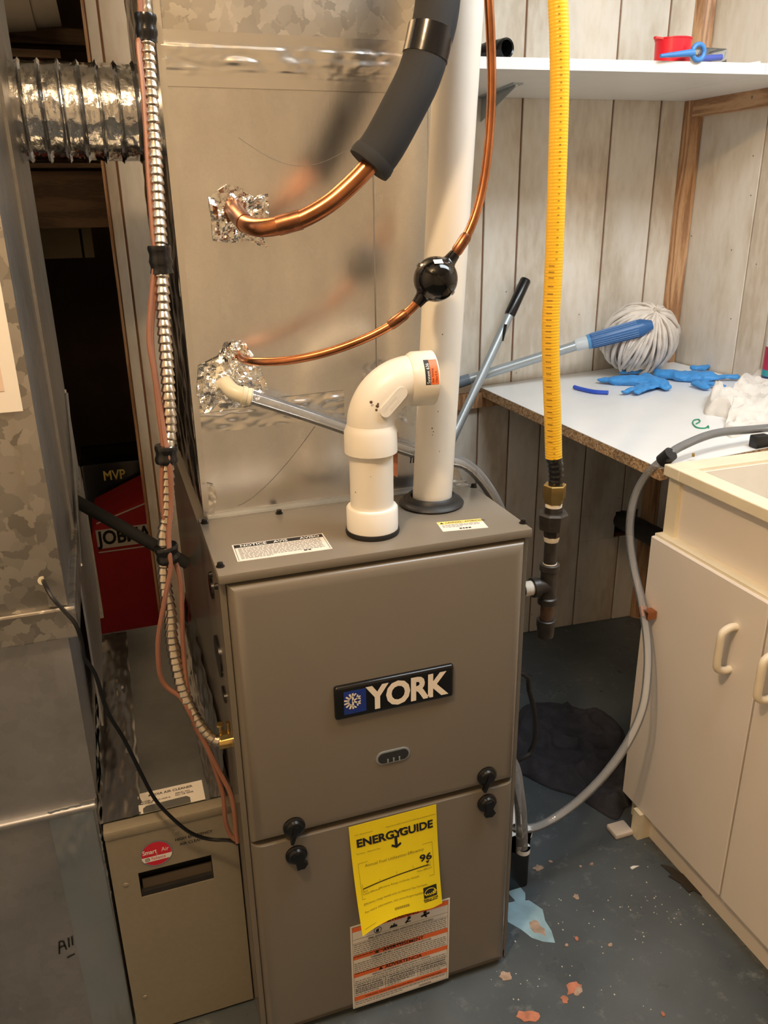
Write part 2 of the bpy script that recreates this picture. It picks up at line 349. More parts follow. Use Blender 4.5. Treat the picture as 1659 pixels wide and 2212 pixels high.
# right wall
wr = st(obj('wall_right', MB().box((0, -2.3, 0), (.03, 1.06, HC), fn=lambda v: on_right(v.y, v.z, -.006-v.x)), 'groove', smooth=False))
redges = [-2.3, -2.0, -1.75, -1.5, -1.3, -1.0, -.75, -.5, -.28, -.1, .12, .30, .46, .58, .68, .771, .998, 1.045]
for a, b in zip(redges, redges[1:]):
    obj('wall_plank', RB((0, a+.002, 0), (.007, b-.002, HC), .0012, 1, fn=lambda v: on_right(v.y, v.z, -v.x)), 'panel_wood', wr, smooth=False)
nl = MB()
for y, z in ((.80, 1.37), (.79, 1.28), (.83, 1.15), (.80, .98), (.74, 1.12), (.985, 1.18)):
    nl.lathe([(-.002, .0016), (.0012, .0016)], on_right(y, z), -RN, 8)
obj('nail_head', nl, 'ink_grey', wr)
# quarter-round corner moulding
c0 = Vector((1.448, 1.021, 0))
def quarter(z0, z1):
    mb = MB(); n = 8; poly = [c0+Vector((.0, .0, z0))] + [c0 - WD*(.036*math.cos(PI/2*k/n)) - RD*(.030*math.sin(PI/2*k/n)) + Vector((0, 0, z0)) for k in range(n+1)]
    return mb.prism(poly, (0, 0, 1), z1-z0)
st(obj('trim_1', quarter(0, 1.5125), 'trim_wood')); st(obj('trim_2', quarter(1.5335, HC), 'trim_wood'))

# floor paint chips and bits (positions from the photo, on the floor plane)
def blob(px, py, rx, ry, mat, rot=0, seed=0, z=.0006):
    c = PZ(px, py, 0); rd = random.Random(seed); n = 13
    pts = []
    for k in range(n):
        an = 2*PI*k/n; q = rd.uniform(.6, 1.15); x, y = rx*q*math.cos(an), ry*q*math.sin(an)
        pts.append(Vector((c.x+x*math.cos(rot)-y*math.sin(rot), c.y+x*math.sin(rot)+y*math.cos(rot), .0002)))
    obj('paint_chip', MB().prism(pts, (0, 0, 1), z), mat, FLOOR, smooth=False)
for i, a in enumerate([(1140, 1985, .036, .062, 'chip_blue', .25), (1160, 2005, .012, .022, 'chip_tan', .2), (1118, 1935, .015, .03, 'chip_blue', 0), (1238, 2135, .018, .012, 'chip_red', .3), (1250, 2140, .012, .007, 'chip_tan', .5),
        (1220, 2160, .007, .007, 'chip_red', 0), (1140, 2195, .020, .012, 'chip_red', -.4), (1092, 2110, .014, .012, 'chip_tan', -.5), (1245, 1938, .006, .008, 'chip_tan', 0), (1163, 1876, .012, .009, 'chip_tan', 0), (1189, 1862, .004, .004, 'chip_tan', 0),
        (1246, 2029, .004, .005, 'chip_red', 0), (1318, 2042, .005, .004, 'chip_tan', 0), (1432, 2192, .004, .005, 'chip_red', 0), (1224, 2043, .004, .003, 'chip_tan', 0), (1480, 1905, .05, .018, 'stain', 1.9), (1254, 1873, .003, .003, 'chip_tan', 0), (1278, 1868, .005, .003, 'chip_tan', .4), (1178, 1590, .02, .05, 'chip_tan', .3)]):
    blob(*a[:5], rot=a[5], seed=i, z=.0005+.00012*i)
db = MB(); rd = random.Random(5)
for i in range(130):
    k = rd.random()
    px, py = (rd.gauss(1460, 60), rd.gauss(1950, 60)) if k < .35 else ((rd.uniform(1060, 1420), rd.uniform(1930, 2205)) if k < .8 else (rd.uniform(1150, 1360), rd.uniform(1380, 1600)))
    p = PZ(px, py, 0)
    if p.x > .86 or p.x < .46 and p.y > -.01: continue
    s = rd.uniform(.0004, .0010); db.box((p.x-s, p.y-s*rd.uniform(.5, 2), .0002), (p.x+s, p.y+s, .0002+s))
o = obj('floor_debris', db, 'debris', smooth=False, kind='stuff'); tag(o, 'pale crumbs and grit scattered over the grey floor', 'debris')

# ================================================================== FURNACE
W, H, D = .4424, .838, .737
fur = thing('furnace', 'taupe gas furnace with two front doors and white snowflake badge', 'furnace')
fur.location = (W/2, .3, 0)
def fp(name, mb, mat, parent=None, **k):       # furnace part: world coordinates, parented to the furnace or one of its parts
    o = obj(name, mb, mat, **k); keep(o, parent or fur); return o
def keep(o, p):
    o.parent = p; bpy.context.view_layer.update(); o.matrix_parent_inverse = p.matrix_world.inverted()
ff = fp('casing', B((0, .014, .0), (W, D, H-.014)), 'furnace_paint', smooth=False)
fp('base_rail', B((.006, .010, .0), (W-.004, .0145, .020)), 'furnace_paint', smooth=False)
fp('top_panel', RB((-.001, 0, H-.0135), (W+.001, .213, H), .0022, 2), 'furnace_paint')
fp('upper_door', RB((.009, -.005, .4035), (W-.007, .024, H-.0160), .019, 6, edges=lambda m, d: m.y < 0), 'furnace_paint')
fp('lower_door', RB((.009, -.005, .014), (W-.007, .024, .4005), .019, 6, edges=lambda m, d: m.y < 0 and abs(m.z-.4005) > .004), 'furnace_paint')
fp('corner_post', B((0, .010, .004), (.008, .016, H-.0135)), 'furnace_paint', smooth=False)
fp('corner_post', B((W-.006, .010, .004), (W, .016, H-.0135)), 'furnace_paint', smooth=False)
for px, py in ((476, 1224), (442, 1130), (603, 1109), (1130, 1130), (1023, 1052)):
    p = PZ(px, py, H); fp('screw', LA([(0, .0058), (.0012, .0058), (.0016, .0042), (.0055, .0040), (.006, .003)], p, (0, 0, 1), 10), 'screw_black')
for y, z in ((.09, .80), (.03, .81)): fp('screw', LA([(0, .005), (.004, .004)], (0, y, z), (-1, 0, 0), 10), 'screw_black')
# knockout holes on the left side
for px0, py0, px1, py1 in ((451, 1225, 466, 1310), (462, 1345, 486, 1490), (481, 1470, 492, 1530)):
    a = PX(px0, py0, 0); b = PX(px1, py1, 0); y, z = (a.y+b.y)/2, (a.z+b.z)/2; ry, rz = max(abs(a.y-b.y)/2, .010), max(.010, abs(a.z-b.z)/2)*.8
    fp('knockout_cover', MB().prism([(0, y+ry*math.cos(2*PI*k/20), z+rz*math.sin(2*PI*k/20)) for k in range(20)], (-1, 0, 0), .003), 'black_plastic')
# door knobs
for px, py, tw in ((635, 1785, -.25), (640, 1845, .35), (1051, 1675, -.3), (1051, 1733, .15)):
    p = PY(px, py, -.005); k = fp('door_knob', LA([(0, .0165), (.003, .0165), (.0045, .0150), (.0048, .0130), (.0085, .0115), (.0095, .0095)], p, (0, -1, 0), 28), 'black_plastic')
    c, s = math.cos(tw), math.sin(tw)
    tab = [(-.0035, .006), (.0035, .006), (.0030, -.014), (.0022, -.024), (-.0022, -.024), (-.0030, -.014)] if tw < 0 else [(-.0055, .008), (.0055, .008), (.0065, -.012), (.0095, -.017), (.002, -.0225), (-.009, -.019), (-.0065, -.012)]
    fp('pointer_tab', MB().prism([p+Vector((x*c-z*s, -.004, x*s+z*c)) for x, z in tab], (0, -1, 0), .0075), 'black_plastic', k)
# oval sight glass
p = PY(849, 1632, -.005)
def stad(cx, cz, hw, r, y, n=10): return [Vector((cx+sg*hw+r*math.cos(a), y, cz+r*math.sin(a))) for sg, a0 in ((1, -PI/2), (-1, PI/2)) for a in [a0+PI*k/n for k in range(n+1)]]
sg = fp('sight_glass', MB().prism(stad(p.x, p.z, .0155, .0112, -.0048), (0, -1, 0), .0016), 'pole_grey')
fp('glass_pane', MB().prism(stad(p.x, p.z, .0150, .0088, -.0062), (0, -1, 0), .0012), 'glass_dark', sg)
for k in (-1, 0, 1): fp('view_bar', B((p.x+k*.009-.001, -.0085, p.z-.008), (p.x+k*.009+.001, -.0072, p.z-.002)), 'pole_grey', sg, smooth=False)
# badge with snowflake and lettering
bx0, bx1, bz0, bz1 = .1405, .3205, .5935, .6475
bd = fp('brand_badge', RB((bx0, -.0115, bz0), (bx1, -.0045, bz1), .004, 3, edges=lambda m, d: m.y < -.008 or abs(d.y) > .001), 'black_plastic')
sq = fp('blue_square', B((bx0+.0125, -.0122, bz0+.0085), (bx0+.045, -.0112, bz1-.009)), 'badge_blue', bd, smooth=False)
bf = frame((bx0, -.0117, bz0), (1, 0, 0), (0, 0, 1), .0010)
mb = MB(); text_mb(mb, 'YORK', .0515, lambda x, y: bf(.0480+x, .0100+y), bold=.040, sx=.87, space=.97)
fp('lettering', mb, 'cream_print', bd, smooth=False)
sf0 = frame((bx0+.0255, -.0123, bz0+.0290), (1, 0, 0), (0, 0, 1), .0005); sf = lambda x, y: sf0(x*1.22, y*1.22); mb = MB()
def bar2(mb, fn, x0, y0, x1, y1, w):
    d = Vector((x1-x0, y1-y0)); d.normalize(); n = Vector((-d.y, d.x))*w/2
    mb.add([fn(x0+n.x, y0+n.y), fn(x1+n.x, y1+n.y), fn(x1-n.x, y1-n.y), fn(x0-n.x, y0-n.y)], [(0, 3, 2, 1)])
bar2(mb, sf, 0, -.0105, 0, .0105, .0022)
for a in (30, -30):
    ca, sa = math.cos(math.radians(a)), math.sin(math.radians(a)); bar2(mb, sf, 0, 0, .0105*ca, .0105*sa, .0020)
    for e in (-50, 50): bar2(mb, sf, .0058*ca, .0058*sa, .0058*ca+.0046*math.cos(math.radians(a+e)), .0058*sa+.0046*math.sin(math.radians(a+e)), .0018)
for sgn in (1, -1): bar2(mb, sf, 0, sgn*.006, .004, sgn*.0095, .0018)
for a in (112, 140, 167, 193, 220, 248):
    ca, sa = math.cos(math.radians(a)), math.sin(math.radians(a)); bar2(mb, sf, .0055*ca, .0055*sa, .0108*ca, .0108*sa, .0022)
for k in range(8):
    a0, a1 = math.radians(100+k*20), math.radians(120+k*20); bar2(mb, sf, .0055*math.cos(a0), .0055*math.sin(a0), .0055*math.cos(a1), .0055*math.sin(a1), .0017)
fp('snowflake', mb, 'cream_print', bd, smooth=False)
# notice and caution stickers on the top panel
rnd = random.Random(3)
def sticker(name, o, u, v, w, h, mat, th=.0005):
    fn = frame(o, u, v, th); mb = MB(); f0 = frame(o, u, v, 0); n = Vector(u).normalized().cross(Vector(v).normalized())
    mb.prism([f0(0, 0), f0(w, 0), f0(w, h), f0(0, h)], n, th); s = fp(name, mb, mat, smooth=False); return s, frame(o, u, v, th+.0002)
p = PZ(513.4, 1214, H); q = PZ(718.5, 1185.7, H); u = (q-p); u.z = 0; wv = Vector((-u.y, u.x, 0)); WW = u.length; HH = .0575
s, fn = sticker('notice_label', p, u, wv, WW, HH, 'label_white')
mb = MB(); quad(mb, fn, .002, HH-.013, WW-.002, HH-.002)
for x in (.002, WW-.0026): quad(mb, fn, x, .002, x+.0006, HH-.002)
small_print(mb, fn, .090, .009, .112, 1, .004, .0035, rnd); fp('black_band', mb, 'ink', s, smooth=False)
f2 = lambda x, y: fn(x, y)+Vector((0, 0, .0002))
for t_, x_ in (('NOTICE', .010), ('AVIS', .056), ('AVISO', .093)):
    fp('lettering', text_mb(MB(), t_, .0100, lambda x, y: f2(x_+x, HH-.0112+y), bold=.015), 'white_print', s, smooth=False)
mb = MB(); small_print(mb, fn, .006, HH-.016, WW-.008, 9, .0042, .0018, rnd); fp('small_print', mb, 'ink_grey', s, smooth=False, kind='stuff')
p = PZ(957, 1149, H); q = PZ(1055, 1140, H); u = q-p; u.z = 0; wv = Vector((-u.y, u.x, 0)); WW = u.length; HH = .036
s, fn = sticker('caution_label', p, u, wv, WW, HH, 'label_white')
mb = MB(); quad(mb, fn, .0006, HH-.0110, WW-.0006, HH-.0006); fp('yellow_band', mb, 'label_yellow', s, smooth=False)
mb = MB(); f2 = lambda x, y: fn(x, y)+Vector((0, 0, .0002))
text_mb(mb, 'CAUTION / ATTENTION', .0062, lambda x, y: f2(.011+x, HH-.0085+y), bold=.02, sx=.88)
mb.add([f2(.003, HH-.0090), f2(.009, HH-.0090), f2(.006, HH-.0030)], [(0, 1, 2)]); small_print(mb, fn, .026, .008, .048, 1, .004, .004, rnd)
fp('lettering', mb, 'ink', s, smooth=False)
mb = MB(); small_print(mb, fn, .004, HH-.0135, WW-.006, 3, .0040, .0016, rnd); fp('small_print', mb, 'ink_grey', s, smooth=False, kind='stuff')
# warning sticker on the lower door
x0, x1, z0, z1 = .151, .3235, .0065, .1985; WW, HH = x1-x0, z1-z0
s, fn = sticker('warning_label', (x0, -.0052, z0+.010), (1, 0, 0), (0, 0, 1), WW, HH-.010, 'label_white'); HH -= .010
mb = MB(); f1 = lambda x, y: fn(x, y)
bands = [HH-.013, HH-.0735, HH-.1125, .0165]
for b in bands: quad(mb, f1, .003, b, WW-.003, b+.0095)
fp('orange_bands', mb, 'label_orange', s, smooth=False)
mb = MB(); f2 = lambda x, y: fn(x, y)+Vector((0, -.0002, 0)); tm = lambda t, size, x, y, **k: text_mb(mb, t, size, lambda a, b: f2(x+a, y+b), align='CENTER', **k)
for b, t, x in ((bands[0], 'WARNING', .093), (bands[1], 'AVERTISSEMENT', .090), (bands[2], 'ADVERTENCIA', .090)):
    tm(t, .0100, x, b+.0015, bold=.02, sx=.98); e = x-len(t)*.0031-.006; mb.add([f2(e-.004, b+.0015), f2(e+.004, b+.0015), f2(e, b+.0085)], [(0, 1, 2)])
tm('FIRE, EXPLOSION AND ASPHYXIATION HAZARD', .0052, WW/2, HH-.0365, bold=.01); tm("DANGER DE FEU, D'EXPLOSION ET D'ASPHYXIE", .0050, WW/2, bands[1]-.0055, bold=.01); tm('RIESGO DE INCENDIO, EXPLOSION Y ASFIXIA', .0050, WW/2, bands[2]-.0055, bold=.01)
tm('EXTERNAL FILTERS', .0050, .0295, .0455, bold=.012); tm('FILTRES EXTERNES', .0050, .0865, .0455, bold=.012); tm('FILTROS EXTERNOS', .0050, .1425, .0455, bold=.012)
tm('WARNING: Cancer and Reproductive Harm - www.P65Warnings.ca.gov', .0054, WW/2+.004, bands[3]+.0026, bold=.01, sx=.86)
for y in (.0140, .0525, HH-.0300, HH-.0385): quad(mb, f1, .003, y, WW-.003, y+.0005)
for x in (.0575, .1155): quad(mb, f1, x, .027, x+.0006, .0525)
for x in (.003, WW-.0035): quad(mb, f1, x, .002, x+.0005, HH-.003)
quad(mb, f1, .003, HH-.0032, WW-.003, HH-.0027); quad(mb, f1, .003, .0020, WW-.003, .0025)
for k in range(16): quad(mb, f1, .118+k*.0014, .0032, .118+k*.0014+.0007, .0068)
# pictograms: no-fuel disc, flame, falling person, blast
for k in range(20):
    a0, a1 = 2*PI*k/20, 2*PI*(k+1)/20; bar2(mb, f2, .046+.0062*math.cos(a0), HH-.0225+.0062*math.sin(a0), .046+.0062*math.cos(a1), HH-.0225+.0062*math.sin(a1), .0010)
mb.add([f2(.043+a*.006, HH-.0265+b*.007) for a, b in ((0, 0), (.8, 0), (.8, .7), (1, 1), (.4, 1), (0, .8))], [tuple(range(6))])
mb.add([f2(.066+a*.014, HH-.0270+b*.010) for a, b in ((0, 0), (1, 0), (.85, .6), (.7, .4), (.6, 1), (.4, .45), (.2, .6))], [tuple(range(7))])
for cx, cy, r in ((.100, HH-.0165, .0032), (.128, HH-.0150, .0030)): mb.add([f2(cx+r*math.cos(2*PI*k/12), cy+r*math.sin(2*PI*k/12)) for k in range(12)], [tuple(range(12))])
bar2(mb, f2, .099, HH-.019, .094, HH-.026, .003); bar2(mb, f2, .094, HH-.024, .103, HH-.024, .002); bar2(mb, f2, .121, HH-.022, .136, HH-.018, .004); bar2(mb, f2, .126, HH-.018, .131, HH-.026, .003)
fp('lettering', mb, 'ink', s, smooth=False)
mb = MB()
for y, n in ((HH-.0405, 7), (bands[1]-.0085, 6), (bands[2]-.0085, 7)): small_print(mb, f1, .005, y, WW-.006, n, .0043, .0017, rnd)
for x in (.005, .061, .119): small_print(mb, f1, x, .0420, x+.049, 4, .0040, .0017, rnd)
small_print(mb, f1, .005, .0128, WW-.006, 2, .0042, .0017, rnd); fp('small_print', mb, 'ink_grey', s, smooth=False, kind='stuff')

# yellow energy sheet taped to the lower door, lower corner curling forward
es = thing('energy_sheet', 'yellow energy rating sheet with black lettering hanging on furnace door', 'paper'); es.location = (.23, -.01, .29)
A, Bq, Cq, Dq = PY(753, 1787, -.0065), PY(942, 1737, -.0065), PY(956, 1952, -.020), PY(783, 2022, -.034)
def paper(u, v, lift=0):     # u along the top, v downward, both 0..1
    p = (A*(1-u)+Bq*u)*(1-v) + (Dq*(1-u)+Cq*u)*v
    p.y = -.0065 - (.012*u+.028*(1-u))*v**2.2 - .004*math.sin(PI*u)*v - lift
    p.z += .020*v**3*math.sin(PI*min(1, u*1.15))*(1-.55*u); return p
pw, ph = .140, .205
keep(obj('paper_sheet', MB().sheet(lambda a, b: paper(a, b), 24, 30, .0003, (0, -1, 0)), 'paper_yellow'), es)
PAP = es.children[0]
pf = lambda x, y: paper(x, 1-y, .0008)     # x,y in 0..1 with y upward
ink = MB()
def pt(t, size, x, y, align='LEFT', sx=1, bold=0, mbx=None, space=1): text_mb(mbx or ink, t, size, lambda a, b: pf(x+a/pw, y+b/ph), align, bold, sx, space)
pt('ENERGY', .0215, .065, .785, bold=.040, sx=.90); pt('GUIDE', .0215, .560, .785, bold=.040, sx=.86)
bar2(ink, pf, .510, .80, .510, .705, .032); bar2(ink, pf, .515, .690, .455, .718, .022); bar2(ink, pf, .505, .690, .565, .718, .022)
keep(obj('title_lettering', ink, 'ink', smooth=False), PAP); ink = MB()
pt('96', .0185, .765, .478, bold=.03, sx=1.15); ink.add([pf(.835, .468), pf(.885, .468), pf(.86, .440)], [(0, 1, 2)])
for k in range(14):
    f_ = lambda t: .405+.042*math.sin(t*PI/2); t0, t1 = k/14, (k+1)/14; bar2(ink, pf, .08+.79*t0, f_(t0)-.02, .08+.79*t1, f_(t1)-.02, .0095)
keep(obj('efficiency_chart', ink, 'ink', smooth=False), PAP); ink = MB()
ink.add([pf(.775, .115), pf(.945, .115), pf(.945, .215), pf(.775, .215)], [(0, 1, 2, 3)])
for a, b in ((.775, .070), (.775, .107)): quad(ink, pf, a, b, .945, b+.006)
pt('ENERGY STAR', .0052, .86, .083, 'CENTER', bold=.03, sx=.80)
obj_ink = obj('star_box', ink, 'ink', smooth=False); keep(obj_ink, PAP)
yl = MB(); pl2 = lambda x, y: paper(x, 1-y, .0011)
for k in range(10):
    a0, a1 = PI*k/10, PI*(k+1)/10; bar2(yl, pl2, .86+.075*math.cos(a0), .145+.052*math.sin(a0), .86+.075*math.cos(a1), .145+.052*math.sin(a1), .006)
for k in range(14): bar2(yl, pl2, .79+k*.008, .142+.012*math.sin(k*1.9), .79+(k+1)*.008, .142+.012*math.sin((k+1)*1.9), .006)
for k in range(5):
    a0, a1 = PI/2+4*PI*k/5, PI/2+4*PI*(k+1)/5; bar2(yl, pl2, .915+.026*math.cos(a0), .150+.024*math.sin(a0), .915+.026*math.cos(a1), .150+.024*math.sin(a1), .005)
keep(obj('star_mark', yl, 'paper_yellow', smooth=False), PAP)
fine = MB()
pt('Annual Fuel Utilization Efficiency', .0080, .48, .582, 'CENTER', mbx=fine, sx=.92); pt('Efficiency Range of Similar Models', .0050, .50, .335, 'CENTER', mbx=fine); pt('Least Efficient', .0048, .075, .330, mbx=fine); pt('Most Efficient', .0048, .72, .385, mbx=fine); pt('76.0', .0048, .07, .352, mbx=fine); pt('96.6', .0048, .83, .412, mbx=fine)
pt('U.S. Government', .0040, .055, .900, mbx=fine); pt('Federal law prohibits removal of this label before consumer purchase.', .0040, .99, .902, 'RIGHT', mbx=fine, sx=.72)
pt('Furnace - Natural Gas', .0042, .055, .715, mbx=fine); pt('Efficiency range based only on Natural Gas Furnaces.', .0060, .065, .235, mbx=fine, sx=.84); pt('For more information, visit www.ftc.gov/appliances.', .0060, .065, .165, mbx=fine, sx=.84)
for x, y, x2, y2 in ((.06, .628, .93, .640), (.06, .295, .93, .312), (.06, .295, .06, .628), (.93, .312, .93, .640), (.89, .405, .89, .455), (.08, .37, .08, .43), (.28, .40, .28, .43), (.48, .43, .48, .455), (.68, .44, .68, .465)): bar2(fine, pf, x, y, x2, y2, .0035)
for k in range(22): quad(fine, pf, .40+k*.0085, .075, .40+k*.0085+(.0055 if k % 3 else .003), .100)
quad(fine, pf, .04, .040, .17, .043)
keep(obj('fine_lettering', fine, 'ink_olive', smooth=False), PAP)

# ================================================================== PLENUM (coil case above the furnace)
PLN = thing('sheet_metal_plenum', 'galvanised sheet metal plenum standing on furnace with foil taped seams', 'plenum'); PLN.location = (.2, .47, H)
def pp(name, mb, mat, parent=None, **k): o = obj(name, mb, mat, **k); keep(o, parent or PLN); return o
YF, XL, XR, YB = .213, .011, .366, .730
pp('coil_case', B((XL, YF, 1.015), (XR, YB, 1.462)), 'plenum_metal', smooth=False)
mb = MB(); v = [(XL, YF, H), (.432, YF, H), (.432, YB, H), (XL, YB, H), (XL, YF, 1.015), (XR, YF, 1.015), (XR, YB, 1.015), (XL, YB, 1.015)]
mb.add(v, [(0, 3, 2, 1), (4, 5, 6, 7), (0, 1, 5, 4), (1, 2, 6, 5), (2, 3, 7, 6), (3, 0, 4, 7)]); pp('transition', mb, 'plenum_metal', smooth=False)
pp('upper_duct', B((XL+.002, YF+.002, 1.462), (XR-.002, YB, HC-.001)), 'upper_galv', smooth=False)
fl = pp('bottom_flange', MB().box((XL+.002, .200, H), (.436, .2135, H+.0016)).box((XL+.002, .2105, H), (.436, .2128, H+.006)), 'flange_metal', smooth=False)
for px, py in ((471, 1110), (990, 1050)): pp('flange_screw', LA([(0, .005), (.003, .005), (.004, .003)], PZ(px, py, H+.0015), (0, 0, 1), 6), 'flange_metal', fl)
pp('corner_edge', B((XL-.003, YF-.003, H+.01), (XL+.006, YF+.012, HC-.001)), 'foil_tape', smooth=False)
pp('edge_strip', B((XR-.001, YF-.002, 1.02), (XR+.007, YF+.012, 1.46)), 'foil_tape', smooth=False)
pp('side_wrap', MB().sheet(lambda a, b: Vector((XL-.0015-.0045*abs(noise.noise((a*9, b*14, 2)))-.003*abs(noise.noise((a*30, b*30, 5))), YF+.014+a*.50, H+.004+b*1.30)), 30, 90, .001, (1, 0, 0)), 'foil_side')
def patch(name, pts, mat, amp, y=YF, n=22, fold=.0, sc=28, parent=None, seed=0):
    # crumpled sheet stuck to the front of the plenum; pts are photo pixels of its outline
    P = [PY(px, py, y) for px, py in pts]; c = sum(P, Vector())/len(P); mb = MB(); rings = 12; per = []
    m = len(P)*6
    for k in range(m):
        t = k/m*len(P); i = int(t); f_ = t-i; per.append(P[i]*(1-f_)+P[(i+1) % len(P)]*f_)
    vs = [c]; fs = []
    for r in range(1, rings+1):
        for q in per: vs.append(c+(q-c)*(r/rings))
    out = []
    for q in vs:
        h = amp*(abs(noise.noise(Vector((q.x*sc, q.z*sc, seed))))*1.3+abs(noise.noise(Vector((q.x*sc*2.7, q.z*sc*2.7, seed+3))))*.7)
        out.append(Vector((q.x, y-.0008-h, q.z)))
    for k in range(m): fs.append((0, 1+k, 1+(k+1) % m))
    for r in range(rings-1):
        for k in range(m): a = 1+r*m; fs.append((a+k, a+m+k, a+m+(k+1) % m, a+(k+1) % m))
    mb.add(out, fs); return pp(name, mb, mat, parent, ang=18)
tp = pp('seam_tape', MB().grid(lambda a, b: Vector((XL-.002+a*(XR-XL+.004), YF-.0012-.0035*abs(noise.noise((a*7+b, b*2.2, 1)))*(1 if .3 < b < .75 else .12)-.0016*max(0, 1-abs(b-.48)*9)*(.5+noise.noise((a*6, 0, 4)))-.0012*abs(noise.noise((a*26, b*5, 8)))*(1 if .2 < b < .8 else .2), 1.412+b*.062)), 80, 40), 'foil_tape', ang=60)
pp('seam_tape', MB().grid(lambda a, b: Vector((XL-.002+a*.222, YF-.0010-.0028*abs(noise.noise((a*9, b*3, 7)))-.0035*max(0, 1-abs(b-.75)*7)*(.5+noise.noise((a*8, 3, 4))), .966+b*.040+a*.006)), 60, 26), 'foil_tape', ang=60)
patch('foil_patch', [(450, 425), (490, 398), (520, 405), (545, 425), (578, 418), (580, 470), (562, 500), (580, 538), (530, 520), (500, 525), (460, 520), (455, 470)], 'foil_bright', .006, seed=2, sc=45)
patch('foil_patch', [(428, 790), (470, 770), (485, 740), (525, 735), (545, 770), (565, 800), (577, 840), (545, 870), (500, 885), (440, 890), (424, 850)], 'foil_bright', .011, seed=9, sc=38)
patch('foil_patch', [(483, 760), (500, 738), (525, 735), (545, 765), (535, 785), (500, 782)], 'foil_bright', .012, seed=4, sc=60)
patch('foil_patch', [(432, 1040), (460, 1045), (470, 1075), (462, 1112), (440, 1115)], 'foil_tape', .003, seed=4)
fr = lambda x, y: Vector((x, YF-.0006, y)); mb = MB()
for a, b, c, d in ((.338, .885, .341, .905), (.343, .885, .345, .905), (.337, .895, .348, .893), (.351, .888, .352, .905), (.349, .888, .354, .888), (.352, .893, .352, .894)): bar2(mb, fr, a, b, c, d, .0016)
pp('marker_scribble', mb, 'ink', smooth=False)
mb = MB()
for k in range(26):
    t = k/25; x = .06+.12*t; bar2(mb, fr, x, .850+.105*t**1.4, x+.005, .850+.105*((k+1)/25)**1.4, .0007)
pp('scratch_line', mb, 'ink_grey', smooth=False); mb = MB()
for k in range(40): x = .10+.002*k*2.0; bar2(mb, fr, x, 1.355-.03*math.sin(k*.08)-.008*(k/40), x+.0042, 1.355-.03*math.sin((k+1)*.08)-.008*((k+1)/40), .0005)
pp('scratch_line', mb, 'ink_grey', smooth=False)
pp('streak_mark', B((.283, YF-.0010, 1.02), (.2845, YF, 1.33)), 'ink_grey', smooth=False)  # narrow dark grey vertical streak on the plenum front

# ================================================================== PVC PIPES
VB, VT = PY(932, 1090, .147), PY(990, 60, .147)
vp = thing('vent_pipe', 'tall white plastic vent pipe rising from black rubber gasket', 'pipe'); vp.location = (VB.x, .147, H)
vd = (VT-VB).normalized(); vb = Vector((VB.x, .147, H-.01))
def part(root, name, mb, mat, parent=None, **k): o = obj(name, mb, mat, **k); keep(o, parent or root); return o
top = vb + vd*((HC-.002-vb.z)/vd.z)
pm = part(vp, 'pipe', LA([(0, .0302), ((top-vb).length, .0302)], vb, vd, 40), 'pvc')
part(vp, 'rubber_gasket', LA([(0, .048), (.003, .050), (.007, .047), (.009, .040), (.014, .0375), (.016, .0350), (.014, .032), (.004, .031)], (vb.x, .147, H), (0, 0, 1), 40), 'black_rubber')
def specks(root, parent, lst, c, d, r):
    mb = MB()
    for z, an, s in lst:
        o = c+d*((z-c.z)/d.z); dr = Vector((math.cos(math.radians(an)), math.sin(math.radians(an)), 0)); s *= .7; mb.lathe([(0, s), (.0003, s*.7)], o+dr*r, dr, 7)
    part(root, 'scuff_mark', mb, 'pvc_dirt', parent, kind='stuff')
specks(vp, pm, [(1.02, 235, .0012), (.965, 236, .0016), (.96, 240, .0012), (.955, 238, .001), (.99, 250, .0011), (1.10, 250, .0012), (.93, 260, .001)], vb, vd, .0302)
# intake elbow standing on its coupling
ex, ey = .2265, .070
ip = thing('intake_elbow', 'short white plastic intake pipe with elbow turned towards the tall pipe', 'pipe'); ip.location = (ex, ey, H)
part(ip, 'rubber_ring', LA([(0, .0375), (.004, .0385), (.0075, .0375)], (ex, ey, H), (0, 0, 1), 40), 'black_rubber')
part(ip, 'coupling', LA([(0, .0362), (.031, .0362), (.0335, .0345), (.034, .0305)], (ex, ey, H+.007), (0, 0, 1), 40), 'pvc_new')
pz = part(ip, 'pipe', LA([(0, .0302), (.115, .0302)], (ex, ey, H+.03), (0, 0, 1), 40), 'pvc')
specks(ip, pz, [(.905, 205, .0014), (.93, 250, .0008), (.97, 240, .0009)], Vector((ex, ey, 0)), Vector((0, 0, 1)), .0302)
hz0 = .968; hd = Vector((math.cos(math.radians(-4)), math.sin(math.radians(-4)), 0))
el = part(ip, 'elbow', MB().lathe([(0, .0315), (.001, .0362), (.030, .0362), (.036, .0335), (.040, .0322)], (ex, ey, hz0-.012), (0, 0, 1), 40)
      .tube([Vector((ex, ey, hz0+.020))]+[Vector((ex, ey, hz0+.024))+Vector((0, 0, 1))*(.060*math.sin(t))+hd*(.060*(1-math.cos(t))) for t in [PI/2*k/12 for k in range(13)]], .0322, 40, step=.02)
      .lathe([(-.006, .0325), (.0005, .0365), (.028, .0365), (.029, .034), (.012, .0305), (.010, .0305)], Vector((ex, ey, hz0+.084))+hd*.058, hd, 40), 'pvc')
hub = Vector((ex, ey, hz0+.084))+hd*.058; sdn = Vector((0, 0, 1)).cross(hd)
def hubp(an, t, r=.0368):    # angle from straight up towards the camera side
    a = math.radians(an); return hub+hd*t+(Vector((0, 0, 1))*math.cos(a)-sdn*math.sin(a))*r
def hub_patch(name, a0, a1, t0, t1, mat, r): part(ip, name, MB().grid(lambda u, v: hubp(a0+(a1-a0)*u, t0+(t1-t0)*v, r), 10, 2), mat, el)
